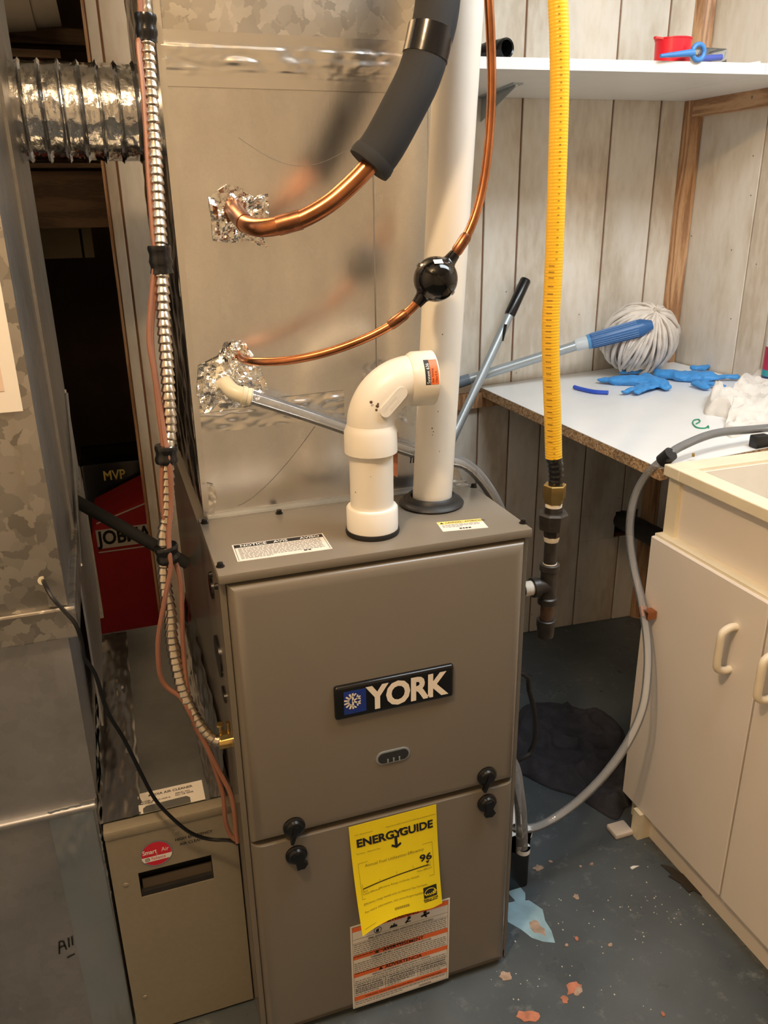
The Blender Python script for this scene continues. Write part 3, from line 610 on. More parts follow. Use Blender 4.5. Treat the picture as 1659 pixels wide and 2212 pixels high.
hub_patch('black_sticker', 38, 92, .0085, .0155, 'ink', .03665); hub_patch('orange_sticker', 38, 92, .0155, .0265, 'label_orange', .03665)
mb = MB(); text_mb(mb, 'System 636', .0062, lambda x, y: hubp(90-x*1450, .0148-y, .0369) if 0 else hubp(90-x*1500, .0145-y, .0369), sx=1.0); part(ip, 'sticker_lettering', mb, 'white_print', el, smooth=False)
mb = MB(); text_mb(mb, 'Gas Venting', .0040, lambda x, y: hubp(88-x*1500, .0195-y, .0369)); text_mb(mb, 'Class II A', .0040, lambda x, y: hubp(88-x*1500, .0245-y, .0369)); part(ip, 'sticker_lettering', mb, 'ink', el, smooth=False)
# raised maker's plate on the side of the elbow
pc = Vector((ex, ey, hz0+.024))+Vector((0, 0, 1))*(.060*math.sin(PI/4))+hd*(.060*(1-math.cos(PI/4)))-sdn*.0312+Vector((.006, 0, -.004))
pu = Vector((.70, 0, .71)); pv = Vector((-.71, 0, .70)); pn = Vector((0, -1, 0))
part(ip, 'raised_plate', MB().prism([pc+pu*(sg*.0155+.0082*math.cos(a))+pv*.0082*math.sin(a) for sg, a0 in ((1, -PI/2), (-1, PI/2)) for a in [a0+PI*k/8 for k in range(9)]], pn, .0028), 'pvc', el)
pfn = lambda x, y: pc+pu*x+pv*y+pn*.0031; mb = MB(); text_mb(mb, 'VENT 90 ELL', .0048, lambda x, y: pfn(x-.018, y+.001)); text_mb(mb, 'CANADA', .0048, lambda x, y: pfn(x-.010, y-.0055)); part(ip, 'raised_lettering', mb, 'pvc_new', el, smooth=False)
mb = MB()
for dx, dz, s in ((-.030, .002, .0022), (-.0215, -.004, .0024), (-.023, -.009, .0018), (-.0205, -.001, .0014)): mb.lathe([(0, s), (.0006, s*.6)], pc+Vector((dx, 0, dz))+pn*-.0008, pn+Vector((-.35, 0, 0)), 7)
part(ip, 'scuff_mark', mb, 'pvc_dirt', el, kind='stuff')
# clear bag behind the elbow
bg = obj('plastic_bag', MB().grid(lambda a, b: Vector((.268+.070*a, .196-.012*abs(noise.noise((a*5, b*6, 1)))-.006*noise.noise((a*13, b*15, 2)), .955+.085*b+.01*math.sin(a*4))), 30, 34), 'bag_plastic', ang=25)
tag(bg, 'small crumpled clear plastic bag hanging behind the white elbow', 'plastic bag')
oc = obj('orange_patch', MB().sheet(lambda a, b: Vector((.283+.032*a, .2105-.004*a*b, .885+.075*b-.02*a)), 4, 8, .0005, (0, -1, 0)), 'chip_red'); tag(oc, 'dull orange patch on plenum between the two white pipes', 'tag')  # dull orange patch just in front of the plenum face

# ================================================================== REFRIGERANT LINES
sl = thing('suction_line', 'thick copper suction pipe entering plenum from black foam insulation', 'pipe'); sl.location = PY(505, 445, YF)
cop = [(503, 445, .216), (512, 462, .190), (530, 483, .150), (560, 492, .118), (600, 488, .100), (650, 474, .090), (710, 440, .082), (765, 392, .076), (806, 348, .073)]
cp = [PY(*q) for q in cop]
part(sl, 'copper_pipe', T(cp, .0112, 20, step=.008), 'copper')
for i0, i1, n in ((0, 2, 'elbow_fitting'), (4, 5, 'brazed_joint')):
    seg = cp[i0:i1+1]; part(sl, n, T(seg, .0122 if i0 else .0120, 20, step=.006), 'copper_tarnish' if i0 else 'copper_tarnish')
ins = [PY(*q) for q in ((800, 352, .073), (830, 310, .071), (868, 240, .070), (905, 165, .070), (928, 90, .072), (942, 30, .074), (950, -60, .08), (955, -220, .09))]
ins[-1] = Vector((ins[-1].x, ins[-1].y, min(ins[-1].z, HC-.003)))
d0 = (ins[1]-ins[0]).normalized()
fo = part(sl, 'foam_insulation', T(ins, .0265, 28, step=.01), 'insulation')
part(sl, 'foam_lip', LA([(-.003, .0120), (-.004, .0275), (.003, .0285), (.010, .0275)], ins[0], d0, 28), 'insulation', fo)
part(sl, 'tape_band', T([PY(918, 125, .0715), PY(925, 95, .072), PY(932, 62, .073)], .0276, 28, step=.006), 'tape_black', fo)
ll = thing('liquid_line', 'thin copper liquid pipe with round black filter drier', 'pipe'); ll.location = PY(520, 772, YF)
ballc = PY(941, 603, .060); bdir = (PY(985, 545, .060)-PY(905, 650, .062)).normalized()
low = [PY(*q) for q in ((516, 768, .216), (524, 776, .190), (550, 781, .150), (620, 779, .120), (700, 763, .100), (780, 735, .085), (840, 705, .075), (880, 675, .068))]+[ballc-bdir*.034]
upp = [ballc+bdir*.034]+[PY(*q) for q in ((985, 545, .060), (1008, 510, .060), (1030, 455, .062), (1047, 380, .065), (1058, 280, .068), (1062, 180, .070), (1060, 80, .070), (1056, 0, .070), (1050, -140, .075))]
upp[-1].z = min(upp[-1].z, HC-.003)
part(ll, 'lower_pipe', T(low, .0058, 14), 'copper'); part(ll, 'upper_pipe', T(upp, .0058, 14), 'copper')
for q in ((low, 6, 7), (upp, 1, 2)):
    a, b = q[0][q[1]], q[0][q[2]]; c = (a+b)/2; part(ll, 'brazed_joint', LA([(-.014, .006), (-.010, .0074), (.010, .0074), (.014, .006)], c, b-a, 14), 'copper_tarnish')
dr = part(ll, 'filter_drier', LA([(-.040, .007), (-.030, .0085), (-.027, .010)]+[(.0285*math.sin(t), .0285*math.cos(t)) for t in [(-1.15+2.3*k/20) for k in range(10)]]+[(-.0016, .0285), (-.0016, .0300), (.0016, .0300), (.0016, .0285)]+[(.0285*math.sin(t), .0285*math.cos(t)) for t in [(-1.15+2.3*k/20) for k in range(11, 21)]]+[(.027, .010), (.030, .0085), (.040, .007)], ballc, bdir, 36), 'black_gloss')
sn = (Vector((.0, -.62, .78))).normalized(); su = sn.cross(Vector((1, 0, 0))).normalized(); sc_ = ballc+sn*.0287+Vector((-.004, 0, 0))
part(ll, 'sticker', MB().prism([sc_+Vector((1, 0, 0))*x+su*y for x, y in ((-.006, -.0035), (.006, -.0035), (.006, .0035), (-.006, .0035))], sn, .0006), 'white_print', dr, smooth=False)

# condensate drain from the coil
dh = thing('condensate_hose', 'clear drain hose on white nylon elbow running behind the white pipes', 'hose'); dh.location = PY(490, 830, YF)
nb = [PY(*q) for q in ((487, 828, .214), (490, 832, .195), (502, 845, .182), (522, 853, .176), (543, 858, .175))]
part(dh, 'nylon_elbow', T(nb, .0112, 18, step=.005), 'nylon'); part(dh, 'hose_barb', LA([(0, .0132), (.006, .0132), (.007, .0118), (.012, .0130), (.013, .0115)], nb[-2], nb[-1]-nb[-2], 18), 'nylon')
part(dh, 'clear_tube', T([nb[-1]]+[PY(*q) for q in ((600, 876, .180), (680, 902, .185), (760, 930, .190), (840, 958, .196), (900, 978, .197), (960, 993, .197), (1005, 1003, .20), (1040, 1035, .205), (1075, 1090, .215), (1090, 1140, .225), (1092, 1200, .24))]+[Vector((.480, .27, .50)), Vector((.470, .30, .30)), Vector((.475, .32, .128))], .0098, 16), 'clear_plastic')

# ================================================================== GAS LINE
gx, gy = .5355, .10
gz = lambda py: PY(1188, py, gy).z
gas = thing('gas_line', 'yellow flexible gas line ending in black iron drip leg', 'gas pipe'); gas.location = (gx, gy, gz(1371))
up3 = (0, 0, 1)
def coll(name, y0, y1, prof, mat, n=24): part(gas, name, LA([(t*(gz(y1)-gz(y0)), r) for t, r in prof], (gx, gy, gz(y0)), up3, n), mat, ang=30)
coll('cap', 1371, 1335, [(0, .0135), (.12, .0140), (.6, .0145), (.62, .0158), (.97, .0158), (1, .0145)], 'iron')
coll('nipple', 1338, 1298, [(0, .0107), (1, .0107)], 'iron_brown')
coll('thread_tape', 1341, 1335, [(0, .0125), (1, .0112)], 'thread_tape')
tee = part(gas, 'tee', MB().lathe([(0, .0145), (.001, .0162), (.011, .0162), (.013, .0138), (gz(1232)-gz(1302), .0138), (gz(1230)-gz(1302), .0162), (gz(1218)-gz(1302), .0162), (gz(1218)-gz(1302)+.001, .0145)], (gx, gy, gz(1302)), up3, 24)
      .lathe([(0, .0138), (.018, .0138), (.019, .0165), (.030, .0165), (.031, .014)], (gx, gy, gz(1263)), (-1, 0, 0), 20), 'iron', ang=30)
part(gas, 'side_nipple', LA([(.026, .0112), (gx-W+.004, .0107)], (gx, gy, gz(1263)), (-1, 0, 0), 20), 'iron')
part(gas, 'thread_tape', LA([(.030, .0122), (.044, .0120), (.046, .0108)], (gx, gy, gz(1263)), (-1, 0, 0), 16), 'thread_tape')
coll('thread_tape', 1230, 1215, [(0, .0128), (.5, .0120), (1, .0112)], 'thread_tape')
coll('nipple', 1222, 1160, [(0, .0107), (1, .0107)], 'iron'); coll('thread_tape', 1169, 1154, [(0, .0112), (.4, .0125), (1, .0125)], 'thread_tape')
un = part(gas, 'union', MB().lathe([(0, .0135), (gz(1141)-gz(1158), .0152)], (gx, gy, gz(1158)), up3, 8).lathe([(0, .0225), (gz(1110)-gz(1141), .0245), (gz(1106)-gz(1141), .0215)], (gx, gy, gz(1141)), up3, 8).lathe([(0, .0150), (gz(1095)-gz(1112), .0146)], (gx, gy, gz(1112)), up3, 8), 'iron', ang=20)
coll('thread_tape', 1097, 1088, [(0, .0132), (1, .0132)], 'thread_tape')
part(gas, 'brass_nut', MB().lathe([(0, .0120), (.003, .0150), (gz(1075)-gz(1091), .0160)], (gx, gy, gz(1091)), up3, 6).lathe([(0, .0178), (.001, .0182), (gz(1049)-gz(1076), .0182), (gz(1047)-gz(1076), .0168)], (gx, gy, gz(1076)), up3, 6), 'brass', ang=20)
yp = [PY(*q) for q in ((1196, 988, .1), (1194, 900, .1), (1190, 780, .102), (1190, 690, .104), (1195, 600, .106), (1201, 450, .108), (1206, 300, .110), (1209, 150, .112), (1206, 20, .114), (1200, -100, .116), (1190, -260, .12))]
yp[-1].z = min(yp[-1].z, HC-.003)
def tp_r(l, L): return .0108+.0006*math.sin(l*900)
part(gas, 'tape_wrap', T([Vector((gx, gy, gz(1056))), Vector((gx+.001, gy, gz(1030))), (Vector((gx, gy, gz(1008)))+yp[0])/2, yp[0]+Vector((0, 0, -.001)), yp[0]+Vector((0, 0, .004))], .0115, 20, step=.002, rfn=lambda l, L: .0110+.0012*(l/L)+.0005*math.sin(l*700)), 'tape_black')
def yr(l, L): return .0128+.00022*math.sin(l*2*PI/.0042)
ys = part(gas, 'yellow_tube', T(yp, .0128, 22, step=.0012, rfn=yr), 'gas_yellow')
mb = MB(); P = spline(yp, .0084)
for i, q in enumerate(P):
    if q.z > 1.60: break
    a = PI*(1.36+.06*math.sin(i*.05)); t = (P[min(i+1, len(P)-1)]-P[max(i-1, 0)]).normalized(); wdt = 9 if .93 < q.z < 1.19 else 3
    off = -.5 if .93 < q.z < 1.19 else .0
    for s in range(wdt):
        an = a+off+(s-wdt/2)*.07; an2 = an+.06; r1 = lambda x: Vector((math.cos(x), math.sin(x), 0))*.01325
        mb.add([q+r1(an), q+r1(an2), q+r1(an2)+t*.0014, q+r1(an)+t*.0014], [(0, 1, 2, 3)])
part(gas, 'jacket_slits', mb, 'gas_slit', ys, smooth=False, kind='stuff')

# ================================================================== ARMOURED CABLE AND THERMOSTAT WIRES
ac_pts = [(308, -60, .215), (312, 0, .205), (318, 90, .195), (326, 200, .180), (336, 350, .160), (344, 480, .145), (348, 560, .135), (354, 700, .120), (359, 768, .113), (364, 852, .104), (367, 930, .097), (361, 985, .090), (362, 1039, .087), (361, 1110, .083), (354, 1158, .080), (358, 1195, .078), (355, 1229, .076), (359, 1276, .073), (368, 1327, .070), (372, 1390, .067), (388, 1465, .060), (406, 1518, .055), (433, 1568, .050), (458, 1595, .047), (482, 1603, .045)]
ax = [PY(*q) for q in ac_pts]; ax[0] = Vector((ax[1].x+.002, ax[1].y+.01, HC-.003)); ax.insert(1, (ax[0]+ax[1])/2)
cab = thing('armoured_cable', 'silver spiral armoured cable hanging beside plenum to furnace side', 'cable'); cab.location = ax[-1]
pitch = .0100
def ar(l, L):
    f_ = (l/pitch) % 1; return .0066+.0024*min(1, f_*1.25)**.8*(1 if f_ < .86 else max(0, (1-f_)/.14))
part(cab, 'metal_sheath', T(ax, .0085, 16, step=.0010, rfn=ar), 'armour', ang=70)
e = ax[-1]
part(cab, 'brass_connector', MB().lathe([(-.006, .0095), (.012, .0100), (.013, .0125), (.019, .0125)], e, (1, .0, 0), 16).box((e.x-.004, e.y-.006, e.z+.006), (e.x+.012, e.y+.006, e.z+.016)), 'brass')
for dx in (-.002, .009): part(cab, 'connector_screw', LA([(0, .0022), (.016, .0022), (.016, .0055 if dx < 0 else .003), (.019, .0050 if dx < 0 else .003)], e+Vector((dx, -.002, .014)), up3, 12), 'brass')
for pts, r in ((((314, 30), (318, 90)), .0125), (((343, 530), (350, 590)), .0135), (((359, 962), (360, 1000)), .0140), (((357, 1178), (366, 1212)), .0150)):
    yy = {30: .198, 530: .136, 962: .090, 1178: .078}[pts[0][1]]
    a, b = PY(*pts[0], yy), PY(*pts[1], yy); part(cab, 'tape_wrap', T([a, a*.7+b*.3, a*.3+b*.7, b], r, 16, step=.004, rfn=lambda l, L, r=r: r*(1+.06*math.sin(l*420))), 'tape_black')
wA = [(302, 0, .198), (299, 95, .190), (307, 170, .180), (315, 271, .168), (322, 390, .154), (331, 508, .140), (336, 560, .134), (329, 620, .128), (322, 729, .116), (334, 812, .106), (343, 890, .099), (352, 954, .090), (353, 985, .086), (349, 1040, .083), (351, 1090, .081), (360, 1150, .076), (368, 1195, .073), (383, 1225, .072), (391, 1269, .070), (393, 1327, .067), (396, 1400, .064), (404, 1484, .056), (420, 1564, .050), (447, 1614, .046), (468, 1672, .042), (482, 1719, .040), (487, 1773, .036), (498, 1803, .034), (510, 1815, .030)]
wB = [(308, 0, .200), (305, 95, .193), (311, 170, .184), (319, 271, .172), (326, 390, .158), (335, 508, .144), (340, 560, .136), (334, 620, .130), (327, 729, .118), (336, 812, .108), (348, 890, .098), (357, 954, .086), (364, 985, .080), (369, 1040, .078), (370, 1090, .077), (365, 1150, .072), (366, 1195, .066), (369, 1229, .064), (361, 1269, .062), (350, 1327, .060), (342, 1378, .060), (342, 1425, .060), (347, 1462, .060), (362, 1486, .060), (390, 1506, .055), (408, 1535, .048), (430, 1580, .046), (470, 1660, .038), (497, 1712, .030), (506, 1755, .026), (510, 1800, .022), (513, 1820, .020)]
for nm, pts, lb in (('thermostat_wire', wA, 'brown thermostat wire following the armoured cable tightly down to furnace'), ('thermostat_wire', wB, 'brown thermostat wire that loops out over the air cleaner')):
    q = [PY(*k) for k in pts]; q = [Vector((q[0].x, q[0].y+.006, HC-.003)), Vector((q[0].x, q[0].y+.003, (HC+q[0].z)/2))]+q
    tag(obj(nm, T(q, .0034, 8, step=.008), 'wire_brown'), lb, 'wire')
bc = [PY(*k) for k in ((93, 1254, .1005), (98, 1264, .085), (113, 1291, .070), (141, 1322, .060), (163, 1348, .055), (176, 1385, .055), (182, 1420, .055), (206, 1457, .055), (231, 1535, .055), (268, 1597, .055), (301, 1663, .055), (334, 1725, .055), (371, 1766, .056), (412, 1799, .058), (454, 1813, .058), (495, 1815, .045), (513, 1822, .022))]
tag(obj('control_wire', T(bc, .0028, 8, step=.008), 'black_plastic'), 'thin black control wire drooping from grey duct across the air cleaner', 'wire')
rod = [PY(172, 1087, .50), PY(395, 1212, .50)]; dv = (rod[1]-rod[0]).normalized()
tag(obj('black_conduit', LA([(-.015, .0112), (0, .0112), ((rod[1]-rod[0]).length+.010, .0112)], rod[0], dv, 18), 'insulation'), 'black foam covered tube slanting between grey duct and furnace side', 'tube')

# ================================================================== RETURN DUCT ON THE LEFT
rdct = thing('return_duct', 'tall galvanised return air duct with collar and sheet metal boot', 'duct'); rdct.location = (-.4, .4, 0)
def rp(name, mb, mat, parent=None, **k): return part(rdct, name, mb, mat, parent, **k)
XD = -.189
up = rp('upper_duct', B((-.62, .1, .755), (XD, .74, HC-.001)), 'duct_galv', smooth=False); add_mat(up, 'duct_side', lambda c, n: n.x > .5)
rp('corner_flange', B((XD-.022, .0970, .785), (XD+.0005, .1015, HC-.001)), 'duct_galv', up, smooth=False)
rp('side_seam', B((XD-.001, .385, .76), (XD+.0045, .74, HC-.001)), 'duct_side', up, smooth=False)
rp('collar_band', RB((-.63, .091, .738), (XD+.010, .75, .783), .003, 2), 'duct_galv', smooth=False)
md = rp('middle_boot', B((-.62, .104, .455), (XD-.008, .74, .74)), 'duct_grey', smooth=False)
rp('boot_flange', B((XD-.030, .1015, .468), (XD-.006, .1050, .735)), 'duct_grey', md, smooth=False)
rp('lower_boot', B((-.62, .100, 0), (XD-.009, .74, .455)), 'duct_grey', smooth=False)
rp('rolled_edge', RB((-.62, .094, .452), (XD-.006, .118, .463), .004, 3), 'duct_grey')
sp = [(XD+.004, .30, .74), (XD+.004, .62, .80), (XD+.006, .70, .95), (XD+.006, .72, .55), (XD+.006, .60, .47), (XD+.004, .28, .47)]
rp('side_gusset', MB().prism(sp, (1, 0, 0), .003), 'duct_grey', smooth=False)
rp('side_fold', T([(XD+.009, .32, .745), (XD+.009, .52, .83), (XD+.010, .66, .95)], .0035, 8, step=.02), 'duct_side')
rp('side_flange', B((XD-.004, .715, .45), (XD+.012, .73, .76)), 'duct_side', smooth=False)
tfn = lambda a, b: Vector((-.258+.060*a-.004*b, .0985-.0020*abs(noise.noise((a*6, b*14, 1)))*(3 if abs(b-.9) < .12 or b < .14 else .4), .004+b*.462))
rp('foil_tape', MB().grid(tfn, 16, 70), 'duct_tape', ang=60)
mb = MB(); wf = lambda x, y: Vector((x, .0990, y))
for a in (((-.2855, .198), (-.2820, .222), (-.2765, .221), (-.2745, .203)), ((-.2845, .210), (-.2750, .212)), ((-.2700, .206), (-.2685, .225)), ((-.2645, .208), (-.2635, .226)), ((-.2760, .186), (-.2640, .190))):
    for p, q in zip(a, a[1:]): bar2(mb, wf, p[0], p[1], q[0], q[1], .0026)
rp('marker_lettering', mb, 'ink', smooth=False)
rp('cable_hole', LA([(0, .006), (.0008, .006)], PY(92, 1254, .1), (0, -1, 0), 16), 'nylon')
tc_ = obj('document_sleeve', MB().box((-.44, .0962, 1.0465), (-.2005, .0978, 1.245)), 'paper_cream', smooth=False); tag(tc_, 'cream framed document sleeve fixed to the spangled grey duct', 'document')
o = obj('inner_sheet', MB().box((-.42, .0956, 1.072), (-.2165, .0964, 1.225)), 'paper_peach', smooth=False); o.parent = tc_
# ================================================================== AIR CLEANER
acl = thing('air_cleaner', 'beige media air cleaner cabinet with black slot handle beside furnace', 'air cleaner'); acl.location = (-.1, .4, 0)
def ap(name, mb, mat, parent=None, **k): return part(acl, name, mb, mat, parent, **k)
YA, XA0, XA1, ZA = .078, -.1925, -.002, .420
ap('cabinet', B((XA0, .100, 0), (XA1, .70, ZA)), 'ac_top', smooth=False)
hx0, hx1, hz_0, hz_1 = -.1535, -.044, .286, .334
lid = ap('front_lid', MB().box((XA0+.001, YA, .006), (XA1, .102, hz_0)).box((XA0+.001, YA, hz_1), (XA1, .102, ZA-.0135)).box((XA0+.001, YA, hz_0), (hx0, .102, hz_1)).box((hx1, YA, hz_0), (XA1, .102, hz_1)), 'ac_paint', smooth=False)
hs = ap('handle_slot', MB().box((hx0, .099, hz_0), (hx1, .0999, hz_1)), 'black_matte', lid, smooth=False)
ap('grip_lip', MB().box((hx0+.004, .0860, hz_0+.011), (hx1-.001, .0880, hz_0+.027)).box((hx0+.004, .0860, hz_0+.009), (hx1-.001, .0985, hz_0+.011)), 'slot_brown', lid, smooth=False)
ap('grip_base', B((hx0, .0795, hz_0), (hx1, .0985, hz_0+.0085)), 'black_matte', lid, smooth=False)
ap('top_lip', RB((XA0, YA-.002, ZA-.0140), (XA1+.001, .099, ZA+.002), .003, 2), 'ac_paint')
for px, py in ((381, 1799), (272, 1912), (314, 2154)): ap('rivet', LA([(0, .0042), (.0008, .0038), (.0014, .002)], PY(px, py, YA), (0, -1, 0), 12), 'ac_paint', lid)
sc2 = PY(338, 1843, YA-.0002); sr = .0235
af = frame((sc2.x, YA-.0002, sc2.z), (1, 0, 0), (0, 0, 1), .0003)
circ = lambda r, k=1, a0=0, a1=2*PI, n=40: [af(r*math.cos(a0+(a1-a0)*i/n), r*math.sin(a0+(a1-a0)*i/n), k) for i in range(n)]
bs = ap('round_sticker', MB().prism(circ(sr), (0, -1, 0), .0003), 'duct_tape', lid, smooth=False)
ap('red_disc', MB().add(circ(sr*.92, 2.2), [tuple(range(40))]), 'smart_red', bs, smooth=False)
yb0, yb1, rr = -.0125, -.0035, sr*.97
poly = [(math.sqrt(rr*rr-y*y)*s, y) for s, y in ((-1, yb0), (-1, (yb0+yb1)/2), (-1, yb1), (1, yb1), (1, (yb0+yb1)/2), (1, yb0))]
ap('white_band', MB().add([af(x, y, 3) for x, y in poly][::-1], [tuple(range(6))]), 'white_print', bs, smooth=False)
mb = MB(); text_mb(mb, 'Smart', .0112, lambda x, y: af(x-.0200, y+.0020, 3.4), bold=.02, sx=.78); text_mb(mb, 'Air', .0112, lambda x, y: af(x+.0075, y+.0020, 3.4), sx=.78); text_mb(mb, 'by', .0034, lambda x, y: af(x-.001, y-.0018, 3.4)); ap('lettering', mb, 'white_print', bs, smooth=False)
mb = MB(); text_mb(mb, 'Reliance', .0085, lambda x, y: af(x-.0085, y-.0102, 3.6), sx=.74); ap('red_lettering', mb, 'smart_red', bs, smooth=False)
mb = MB()
for k in range(14): a0, a1 = 2*PI*k/14, 2*PI*(k+1)/14; bar2(mb, lambda x, y: af(x, y, 3.6), -.0140+.0032*math.cos(a0), -.0080+.0026*math.sin(a0), -.0140+.0032*math.cos(a1), -.0080+.0026*math.sin(a1), .0010)
bar2(mb, lambda x, y: af(x, y, 3.6), -.0155, -.008, -.0125, -.008, .001)
ap('emblem', mb, 'ink', bs, smooth=False); mb = MB(); text_mb(mb, 'HIGH EFFICIENCY', .0072, lambda x, y: Vector((-.0945+x, YA-.0004, .3765+y)), bold=.015, sx=.98); text_mb(mb, 'AIR CLEANER', .0072, lambda x, y: Vector((-.0885+x, YA-.0004, .3665+y)), bold=.015, sx=.98)
ap('black_lettering', mb, 'ink', bs, smooth=False)
def foil_sheet(name, x0, x1, y0, y1, z, amp, mat, sc=26, seed=0, n=(14, 60)):
    return ap(name, MB().grid(lambda a, b: Vector((x0+(x1-x0)*a+.004*noise.noise((b*12, seed, 0)), y0+(y1-y0)*b, z+amp*abs(noise.noise((a*5+seed, b*sc, seed)))+amp*.5*abs(noise.noise((a*11, b*sc*3, seed))))), *n), mat, ang=30)
foil_sheet('foil_tape', XA0-.002, -.135, .10, .69, ZA+.0012, .0035, 'foil_tape', seed=1); foil_sheet('foil_tape', -.036, XA1, .10, .69, ZA+.0012, .0025, 'foil_tape', seed=5)
ap('edge_foil', MB().grid(lambda a, b: Vector((XA0-.004+.006*noise.noise((b*20, 1, a)), .085+.62*b, ZA-.012+.032*a+.006*noise.noise((b*16, 4, 0)))), 6, 70), 'foil', ang=25)
ap('edge_foil', MB().grid(lambda a, b: Vector((XA0-.003+.003*noise.noise((b*20, 9, a)), .075+.003*noise.noise((b*9, a*4, 1)), .30+.125*b)), 4, 24), 'foil', ang=25)
ap('furnace_side_foil', MB().grid(lambda a, b: Vector((XA1-.013+.010*a+.004*noise.noise((b*14, a*3, 2)), .12+.56*b, ZA+.004+.075*a+.006*noise.noise((b*11, a*5, 7)))), 10, 60), 'foil_side', ang=25)
lf = frame((-.140, .100, ZA+.0022), (1, .0, 0), (0, 1, 0), .0004)
il = ap('rating_label', MB().prism([lf(0, 0, 0), lf(.098, .0, 0), lf(.098, .047, 0), lf(0, .047, 0)], (0, 0, 1), .0004), 'label_white', smooth=False)
mb = MB(); text_mb(mb, 'MEDIA AIR CLEANER', .0072, lambda x, y: lf(x+.049, y+.035, 1.6), 'CENTER', .02); text_mb(mb, 'MODEL\nMODELE', .0046, lambda x, y: lf(x+.003, y+.024, 1.6), bold=.02); text_mb(mb, 'BMAC-1625-A', .0046, lambda x, y: lf(x+.020, y+.022, 1.6), bold=.02); text_mb(mb, 'SERIAL NO.\nNO. DE SERIE', .0046, lambda x, y: lf(x+.055, y+.027, 1.6), bold=.02); ap('lettering', mb, 'ink', il, smooth=False)
ap('label_notch', MB().prism([lf(x, y, 1.6) for x, y in ((.006, 0), (.076, 0), (.076, .012), (.071, .017), (.011, .015), (.006, .010))], (0, 0, 1), .0003), 'ac_top', il, smooth=False)

# ================================================================== FLEX DUCT AND CLOSET
fx0, fx1, fy, fz, frd = XD+.0045, XL-.002, .60, 1.418, .073
def flexr(l, L):
    f_ = (l/.0285) % 1; return frd-.004*(2*abs(f_-.5))**.6*0 + .0045*math.exp(-((f_-.5)/.07)**2)
mb = MB(); n = 72; steps = 110; vs = []; fs = []
for i in range(steps+1):
    x = fx0+(fx1-fx0)*i/steps; r0 = flexr(i/steps*(fx1-fx0), 0)
    for k in range(n):
        a = 2*PI*k/n; r = r0-.0028*abs(noise.noise((x*35, math.cos(a)*4, math.sin(a)*4)))-.0016*abs(noise.noise((x*90, math.cos(a)*11, math.sin(a)*11))); vs.append((x, fy+r*math.cos(a), fz+r*math.sin(a)))
for i in range(steps):
    for k in range(n): k2 = (k+1) % n; fs.append((i*n+k, i*n+k2, (i+1)*n+k2, (i+1)*n+k))
mb.add(vs, fs); fd = obj('foil_flex_duct', mb, 'foil', ang=20); tag(fd, 'ribbed silver foil flexible duct joining grey duct and plenum', 'duct')
rb = thing('red_carton', 'dark red tool carton with black block lettering in the closet', 'box'); rb.location = (-.05, 1.35, 0)
mb = MB(); mb.prism([(-.235, 1.25, 0), (.15, 1.25, 0), (.15, 1.25, .47), (-.04, 1.25, .53), (-.185, 1.25, .47), (-.2, 1.25, .44)], (0, 1, 0), .22); part(rb, 'carton', mb, 'red_card', smooth=False)
jf = lambda x, y: Vector((x, 1.249, y)); o_ = PY(213, 1170, 1.25)
mb = MB(); quad(mb, jf, o_.x-.004, o_.z-.022, o_.x+.20, o_.z+.034); part(rb, 'white_panel', mb, 'old_white', rb.children[0], smooth=False)
mb = MB(); text_mb(mb, 'JOBMATE', .056, lambda x, y: Vector((o_.x+x, 1.2485, o_.z-.010+y)), bold=.03, sx=.80); part(rb, 'lettering', mb, 'ink', rb.children[0], smooth=False)
mb = MB(); bar2(mb, jf, -.185, .470, -.04, .515, .004); bar2(mb, jf, -.04, .515, .1, .470, .004); bar2(mb, jf, o_.x-.004, o_.z-.032, o_.x+.2, o_.z-.032, .004); part(rb, 'white_line', mb, 'old_white', rb.children[0], smooth=False)
tcs = thing('tool_case', 'black tool case with yellow lettering above the red carton', 'case'); tcs.location = (-.1, 1.6, .3)
part(tcs, 'case_body', RB((-.22, 1.52, .0), (.10, 1.75, .56), .012, 2), 'black_plastic'); q = PY(224, 1038, 1.52)
mb = MB(); text_mb(mb, 'MVP', .042, lambda x, y: Vector((q.x+x, 1.519, q.z+y)), bold=.02, sx=.8); part(tcs, 'lettering', mb, 'label_yellow', smooth=False)
q0, q1 = PY(75, 370, 1.55), PY(262, 490, 1.55)
sb = obj('closet_shelf_board', MB().box((q0.x-.3, 1.55, q1.z), (q1.x+.3, 1.58, q0.z)), 'dark_wood', smooth=False); tag(sb, 'wide brown wooden board across the dark closet below the foil duct', 'board')
q0, q1 = PY(60, 352, 1.50), PY(262, 362, 1.50)
tag(obj('closet_shelf_rail', MB().box((q0.x-.3, 1.50, q1.z), (q1.x+.3, 1.70, q0.z)), 'dark_wood', smooth=False), 'thin wooden shelf rail directly under the silver foil duct', 'rail')
q0, q1 = PY(90, 496, 1.75), PY(205, 556, 1.75)
cb = thing('stored_carton', 'dim brown stored carton with dark strap under the wooden board', 'box'); cb.location = (q0.x, 1.8, 0)
part(cb, 'carton', B((q0.x-.1, 1.75, q1.z), (q1.x, 1.95, q0.z+.02)), 'beige_card', smooth=False); part(cb, 'strap', B((q1.x-.035, 1.748, q1.z), (q1.x-.028, 1.75, q0.z)), 'black_matte', smooth=False); add = part(cb, 'support_post', B((q0.x-.05, 1.80, 0), (q0.x-.01, 1.84, q1.z)), 'dark_wood', smooth=False)
